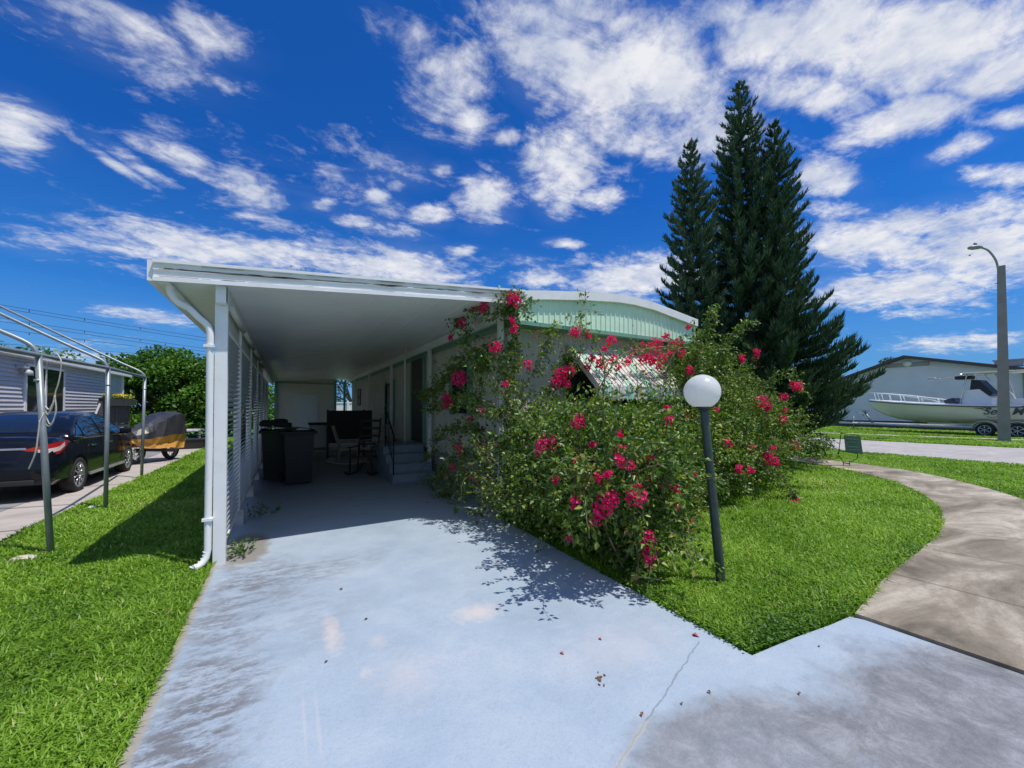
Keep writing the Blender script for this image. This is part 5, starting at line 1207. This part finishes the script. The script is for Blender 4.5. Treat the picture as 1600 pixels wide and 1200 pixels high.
VINES = [
 [Yp(800, 800, 5.05), Yp(802, 700, 5.05), Yp(802, 620, 5.1), Yp(804, 560, 5.05), Yp(800, 510, 4.95), Yp(795, 475, 4.72), Yp(806, 462, 4.70)],
 [Yp(800, 640, 4.95), Yp(770, 590, 4.9), Xp(745, 560), Xp(728, 520), Xp(715, 505), Xp(735, 478, 2.45), Xp(742, 470, 2.4)],
 [Xp(742, 480, 2.40), Xp(770, 492, 2.45), Yp(800, 490, 4.75), Yp(820, 480, 4.85)],
 [Yp(810, 620, 4.95), Yp(840, 570, 4.9), Yp(858, 530, 4.9), Yp(868, 516, 4.85)],
 [Yp(830, 640, 4.9), Yp(870, 590, 4.8), Yp(885, 560, 4.75), Yp(878, 600, 4.7)],
 [Yp(860, 620, 4.8), Yp(905, 560, 4.6), Yp(905, 510, 4.7), Yp(915, 472, 4.85)],
 [Yp(790, 655, 4.95), Xp(765, 640), Xp(740, 625), Xp(712, 620), Xp(690, 630), Xp(676, 640)],
 [Xp(770, 560), Xp(735, 560), Xp(705, 575), Xp(690, 598), Xp(675, 612), Xp(655, 622, 2.45)],
 [Yp(790, 705, 4.95), Xp(760, 685), Xp(730, 670), Xp(700, 672), Xp(682, 690), Xp(670, 715, 2.50)],
 [Xp(765, 720), Xp(735, 712), Xp(705, 720), Xp(688, 742), Xp(672, 752, 2.45)],
 [Xp(775, 780), Xp(745, 750), Xp(720, 748), Xp(700, 765), Xp(690, 790, 2.4)],
 [Yp(790, 780, 5.0), Xp(765, 745), Xp(745, 700), Xp(740, 660)],
 [Yp(800, 600, 4.95), Yp(770, 540, 5.0), Yp(750, 600, 5.2), Yp(742, 650, 5.2)],
 [Yp(920, 640, 4.4), Yp(965, 560, 4.3), Yp(1010, 545, 4.3), Yp(1060, 540, 4.35)],
 [Yp(940, 640, 4.4), Yp(945, 575, 4.35), Yp(930, 535, 4.5), Yp(905, 520, 4.7)],
 [atF(1060, 620, 7.0), atF(1085, 560, 6.9), atF(1100, 520, 6.9), atF(1118, 482, 6.9)],
 [atF(1110, 600, 7.2), atF(1130, 550, 7.1), atF(1150, 520, 7.1), atF(1165, 505, 7.1)],
 [atF(1180, 620, 7.6), atF(1215, 585, 7.5), atF(1240, 600, 7.4), atF(1250, 606, 7.4)],
 [atF(1220, 700, 7.6), atF(1262, 690, 7.6), atF(1278, 700, 7.6), atF(1282, 720, 7.6)],
 [atF(1190, 730, 6.8), atF(1215, 745, 6.7), atF(1235, 765, 6.65), atF(1242, 784, 6.6)],
 [atF(1040, 585, 6.4), atF(1060, 545, 6.4), atF(1100, 548, 6.6), atF(1140, 545, 6.9)],
]
for v in VINES: stem_path(v)
# the leafy skirt of the vine at the foot of the wall
for k in range(110):
    p = Xp(random.uniform(705, 790), random.uniform(690, 800), random.uniform(2.15, 2.62))
    if p.z > .1: sprig(p, (random.gauss(-.3, 1), random.gauss(0, 1), random.gauss(.2, .7)), random.uniform(.15, .45), random.randint(12, 24), droop=1.0)
# flower clusters where the photo shows them, seated on the leafy surface
def hit(px, py, dflt):
    o = Vector((0, 0, CH)); d = ray(px, py).normalized(); best = None
    for c, r_ in LOBES:
        oc = Vector(((o.x-c[0])/r_[0], (o.y-c[1])/r_[1], (o.z-c[2])/r_[2])); dd = Vector((d.x/r_[0], d.y/r_[1], d.z/r_[2]))
        A_ = dd.dot(dd); B_ = 2*oc.dot(dd); C_ = oc.dot(oc)-1.12; q = B_*B_-4*A_*C_
        if q > 0:
            t_ = (-B_-math.sqrt(q))/(2*A_)
            if t_ > 0 and (best is None or t_ < best): best = t_
    return o+d*best if best else dflt(px, py)
V1 = lambda px, py: Xp(px, py, 2.36); V2 = lambda px, py: Yp(px, py, 4.62); V3 = lambda px, py: atF(px, py, 6.8)
FL = [(802,467,13,V2,'big'),(742,474,11,V1,0),(756,480,9,V1,0),(722,503,7,V1,0),(774,543,10,V1,0),(704,528,5,V1,0),(718,592,13,V1,0),(700,624,11,V1,0),(697,633,8,V1,0),(718,700,9,V1,0),(707,731,5,V1,0),(752,642,5,V1,0),
      (800,500,6,V2,0),(803,515,7,V2,0),(826,570,7,V2,0),(876,585,11,V2,0),(890,578,10,V2,0),(869,597,9,V2,0),(884,600,7,V2,0),(899,519,9,V2,0),(920,523,6,V2,0),
      (955,532,9,V2,0),(940,568,11,V2,0),(958,562,8,V2,0),(918,572,6,V2,0),(980,564,8,V2,0),(1010,560,13,V2,0),(1024,540,13,V2,0),(1022,562,8,V2,0),(1055,541,12,V2,0),(1004,542,7,V2,0),
      (1078,580,7,V3,0),(903,660,13,V2,0),(852,697,15,V2,0),(862,690,9,V2,0),(843,706,7,V2,0),(965,708,12,V2,0),(982,704,9,V2,0),(970,720,9,V2,0),(1016,719,9,V2,0),(1017,720,4,V2,0),(904,721,7,V2,0),(968,678,6,V2,0),(1045,657,6,V2,0),(1043,640,6,V3,0),
      (942,790,18,V2,'largest'),(930,808,12,V2,0),(955,780,12,V2,0),(900,785,10,V2,0),(994,775,17,V2,0),(985,768,8,V2,0),(1053,765,9,V2,0),(1076,820,10,V2,0),(1015,838,10,V2,0),(1013,858,10,V2,0),(1017,877,9,V2,0),(1008,850,6,V2,0),
      (868,750,5,V2,0),(950,741,4,V2,0),(985,728,6,V2,0),(1030,755,5,V2,0),(1190,628,11,V3,0),(1200,635,8,V3,0),(1246,605,9,V3,0),(1240,600,5,V3,0),(1224,621,7,V3,0),(1222,655,7,V3,0),(1155,733,8,V3,0),(1172,735,7,V3,0),(1200,715,11,V3,0),(1212,722,8,V3,0),(1240,695,7,V3,0),(1247,700,5,V3,0),
      (1243,788,10,V3,0),(1085,746,4,V3,0),(1140,695,5,V3,0),(1105,700,4,V3,0),(1160,560,6,V3,0),(1183,551,6,V3,0),(1075,510,4,V3,0),(1035,560,9,V2,0),(1048,552,6,V2,0),(966,575,6,V2,0),(925,560,6,V2,0),(945,545,5,V2,0),(990,550,6,V2,0),(1030,572,6,V2,0),(1065,553,7,V2,0),(1062,535,7,V2,0),(1040,527,6,V2,0),(1118,640,4,V3,0),(1135,690,5,V3,0),(1175,700,5,V3,0),(1225,640,5,V3,0),(1208,700,5,V3,0),(925,695,4,V2,0),(935,745,5,V2,0),(1060,790,5,V2,0),(890,840,4,V2,0),(735,655,5,V1,0),(790,600,4,V2,0)]
for (px, py, rp_, df, note) in FL:
    c = hit(px, py, df)
    if px == 1243: c = atF(px, py, 6.6)
    fwd = c.x*math.sin(TH)+c.y*math.cos(TH); rad = rp_/FPX*fwd
    toc = (Vector((0, 0, CH))-c).normalized(); c = c+toc*.05
    n = max(10, int(1700*rad*rad*3.2)+8); u = nrm(rng.normal(size=(n, 3)))*rad*rng.random((n, 1))**.4*[1, .8, 1]
    P3 = []; D3 = []; N3 = []
    for k in range(n):
        ax_ = nrm(u[k]+rng.normal(size=3)*.3*rad+np.array(toc)*rad*.5); t1 = nrm(np.cross(ax_, rng.normal(size=3))); t2 = np.cross(ax_, t1); a0 = rng.random()*6.28
        for j in range(3):
            a = a0+j*2.094; P3.append(np.array(c)+u[k]); D3.append(ax_*.75+t1*math.cos(a)*.8+t2*math.sin(a)*.8); N3.append(ax_)
    P3 = np.array(P3); D3 = np.array(D3); V, F = leaves(P3, D3, rng.uniform(.022, .036, len(P3)), .85, .4, np.array(N3))
    o = npmesh('flower_cluster', V, F, BRACT, np.repeat(np.clip(rng.random(len(P3))*.6+random.random()*.4, 0, 1), 5), bb)
    BR.tube([c, c-toc*.12+Vector((random.gauss(0, .03), 0, -.08))], .0025, 4)
# a few faded reddish shoots
RP = []; RD = []
for (px, py) in ((840, 520), (940, 755), (1120, 720), (1180, 560), (905, 745), (930, 735), (1075, 650), (1160, 690), (1000, 740), (1090, 800), (760, 700), (745, 745)):
    c = hit(px, py, V2); 
    for k in range(26): RP.append(tuple(c+Vector((random.gauss(0, .06), random.gauss(0, .05), random.gauss(0, .06))))); RD.append((random.gauss(0, 1), random.gauss(0, 1), random.gauss(0, 1)))
V, F = leaves(np.array(RP), np.array(RD), rng.uniform(.025, .05, len(RP))); npmesh('young_leaves', V, F, leafmat('young_leaf', [(0, (.20, .05, .02)), (1, (.30, .17, .05))]), np.repeat(rng.random(len(RP)), 5), bb)
P = np.concatenate(LP); D = np.concatenate(LD); S = np.concatenate(LS)
thin = (P[:, 0] > 3.75) & (P[:, 0] < 5.75) & (P[:, 2] > 1.62) & (P[:, 1] > 3.6) & (rng.random(len(P)) < .72)      # sparse in front of the awning
thin |= (P[:, 0] < 2.72) & (P[:, 1] > 4.3) & (P[:, 2] < 1.25) & (rng.random(len(P)) < .38)
P, D, S = P[~thin], D[~thin], S[~thin]; V, F = leaves(P, D, S, .62, .5)
vr = np.clip(rng.random(len(P))*.82+.12*np.sin(P[:, 0]*3)*np.sin(P[:, 2]*4)+(rng.random(len(P)) > .94)*.25, 0, 1)
npmesh('foliage', V, F, BGL, np.repeat(vr, 5), bb)
# inner woody stems
for k in range(70):
    c, r_ = random.choice(LOBES); b0 = Vector((max(2.85, c[0]+random.gauss(.1, .2)), c[1]+.1+random.gauss(0, .15), 0)); e = Vector(c)+Vector((random.gauss(0, r_[0]*.5), random.gauss(0, r_[1]*.5), random.uniform(.2, .8)*r_[2]))
    BR.tube(smooth([tuple(b0), tuple((b0+e)*.5+Vector((random.gauss(0, .1), random.gauss(0, .1), .1))), tuple(e)], 4), [.014]*9 if False else .011, 5, cap=False)
BR.build('stems', M('stem_bark', (.24, .19, .13), .85, var=.3, scale=20), bb)
print('bougainvillea leaves', len(P))

# ================================================================ GRASS
GRM = leafmat('grass_blade', [(0, (.075, .170, .014)), (.5, (.21, .385, .03)), (.9, (.41, .58, .10)), (1, (.58, .55, .24))], .5, .35, spec=.25)
def inside(poly, x, y):
    r_ = np.zeros(len(x), bool); n = len(poly)
    for i in range(n):
        x0_, y0_ = poly[i]; x1_, y1_ = poly[(i+1) % n]; c_ = ((y0_ > y) != (y1_ > y)); xi = (x1_-x0_)*(y-y0_)/((y1_-y0_) if y1_ != y0_ else 1e-9)+x0_; r_ ^= c_ & (x < xi)
    return r_
def grass(name, poly, d0, label, hgt=(.035, .075), falloff=3.5, cull=True, wmul=1.0):
    xs_ = [p[0] for p in poly]; ys_ = [p[1] for p in poly]; x0_, x1_, y0_, y1_ = min(xs_), max(xs_), min(ys_), max(ys_)
    n = int((x1_-x0_)*(y1_-y0_)*d0); x = rng.uniform(x0_, x1_, n); y = rng.uniform(y0_, y1_, n)
    f = x*math.sin(TH)+y*math.cos(TH); rt = x*math.cos(TH)-y*math.sin(TH); dist = np.hypot(x, y)
    keep = inside(poly, x, y) & (rng.random(n) < 1/(1+(dist/falloff)**2)*1.15)
    if cull: keep &= (f > .8) & (np.abs(rt) < f*1.42+.5)
    x = x[keep]; y = y[keep]; dist = dist[keep]; n = len(x)
    patch = .5+.5*np.sin(x*2.3+1.5*np.sin(y*1.7))*np.sin(y*2.9+np.sin(x*3.1)); fine = rng.random(n)
    h = rng.uniform(hgt[0], hgt[1], n)*(.75+.5*patch); h *= 1+np.minimum(.05*dist, .3)
    wd = (.0042+.0035*rng.random(n))*(1+dist*.16)*wmul
    a = rng.random(n)*6.283; ln = rng.uniform(.25, 1.25, n)*h; dx, dy = np.cos(a), np.sin(a)
    b0 = np.stack((x, y, np.zeros(n)), 1); sd_ = np.stack((-dy, dx, np.zeros(n)), 1)*wd[:, None]*.5
    md = b0+np.stack((dx*ln*.4, dy*ln*.4, h*.72), 1); tp = b0+np.stack((dx*ln, dy*ln, h*rng.uniform(.6, 1.05, n)), 1)
    V = np.stack((b0-sd_, b0+sd_, md+sd_*.9, md-sd_*.9, tp), 1).reshape(-1, 3); bb_ = np.arange(n)[:, None]*5
    p2 = .5+.5*np.sin(x*.9+2*np.sin(y*.63+1))*np.sin(y*.8+1.7*np.sin(x*.55)); p3 = np.sin(x*9+3*np.sin(y*4))*np.sin(y*11+2*np.sin(x*5)); vr_ = np.clip(fine*.55+.20*patch+.24*p2+.10*p3-.03, 0, .97); h_dead = (p2 > .9) & (fine > .86); vr_[h_dead] = 1; vr_[rng.random(n) > .985] = 1
    o = npmesh(name, V, bb_+np.array([0, 1, 2, 3]), GRM, np.repeat(vr_, 5), None, bb_+np.array([3, 2, 4])); o['kind'] = 'stuff'
    tag(o, label, 'grass'); print(name, n); return o
grass('grass', [(-2.90, 1.0), (-.645, 1.0), (-.635, 3.0), (-.64, 23), (-2.70, 23), (-2.80, 12), (-2.90, 7)], 26000, 'bright green lawn strip between the two driveways left of the carport', falloff=3.2)
inn = [(p.x, p.y-.0) for p in innr]
grass('grass', [(2.61, 1.49), (2.8, 1.47), (3.05, 1.45), (3.45, 1.40), (3.70, 1.38)]+inn[1:45]+[(13.0, 12), (7.2, 12), (7.0, 5.2), (2.70, 5.15), (2.64, 3.4)], 20000, 'sunny green front lawn around the lamp post and under the bougainvillea', falloff=3.4)
verge = [(p.x, p.y) for p in outr if p.x > 8.0 and p.y < 20]+[(18.6, 20), (18.1, 8.5), (17.55, 6.05), (17.35, 2.5), (17.0, -1), (8.2, .2)]
grass('grass', verge, 9000, 'strip of lawn between the curved path and the street', falloff=5, hgt=(.04, .07))
far_p = [(24.75, 3.0), (24.1, 8.5), (24.2, 18), (26.7, 18), (27.4, 13), (28.7, 9.2), (30.1, 3.6), (30.3, 1), (24.9, 1)]
grass('grass', far_p, 2500, 'strip of lawn across the street around the concrete street lamp', falloff=14, hgt=(.04, .07), wmul=1.4)
grass('grass', [(31.0, 4.6), (29.6, 9.8), (28.5, 13), (27.8, 20), (39, 20), (38, 6), (36, 2), (31.4, 1)], 1800, 'lawn beneath and around the boat trailer', falloff=14, hgt=(.05, .09), wmul=1.5)
# creeping clover at the lawn tip and along drive edges
n = 5200; e = rng.random(n)
ed = np.array([(2.64, 3.6), (2.62, 2.4), (2.60, 1.52), (2.85, 1.49), (3.1, 1.47), (3.45, 1.43), (3.75, 1.41), (4.9, 1.56), (6.1, 1.64)])
s = e*(len(ed)-1); i = np.minimum(s.astype(int), len(ed)-2); q = ed[i]*(1-(s-i))[:, None]+ed[i+1]*(s-i)[:, None]
P = np.stack((q[:, 0]+np.abs(rng.normal(0, .16, n))-.035, q[:, 1]+np.where(e > .28, np.abs(rng.normal(0, .12, n))-.045, rng.normal(0, .03, n)), rng.uniform(.025, .06, n)), 1)
V, F = leaves(P, rng.normal(size=(n, 3))*[1, 1, .25]+[0, 0, .25], rng.uniform(.014, .028, n), .9, .3)
o = npmesh('ground_cover', V, F, BRD, np.repeat(rng.random(n)*.8, 5)); o['kind'] = 'stuff'; tag(o, 'low creeping clover fringing the lawn edge along the blue drive', 'ground cover')

n = 5200; cxy = np.stack((rng.uniform(-2.7, -.68, 40), rng.uniform(1.6, 8, 40)), 1); k = rng.integers(0, 40, n)
P = np.stack((np.minimum(cxy[k, 0]+rng.normal(0, .16, n), -.66), cxy[k, 1]+rng.normal(0, .2, n), rng.uniform(.03, .07, n)), 1)
V, F = leaves(P, rng.normal(size=(n, 3))*[1, 1, .25]+[0, 0, .25], rng.uniform(.012, .026, n), .9, .3)
o = npmesh('ground_cover', V, F, BRD, np.repeat(rng.random(n)*.9, 5)); o['kind'] = 'stuff'; tag(o, 'patches of tiny clover among the grass left of the blue driveway', 'ground cover')
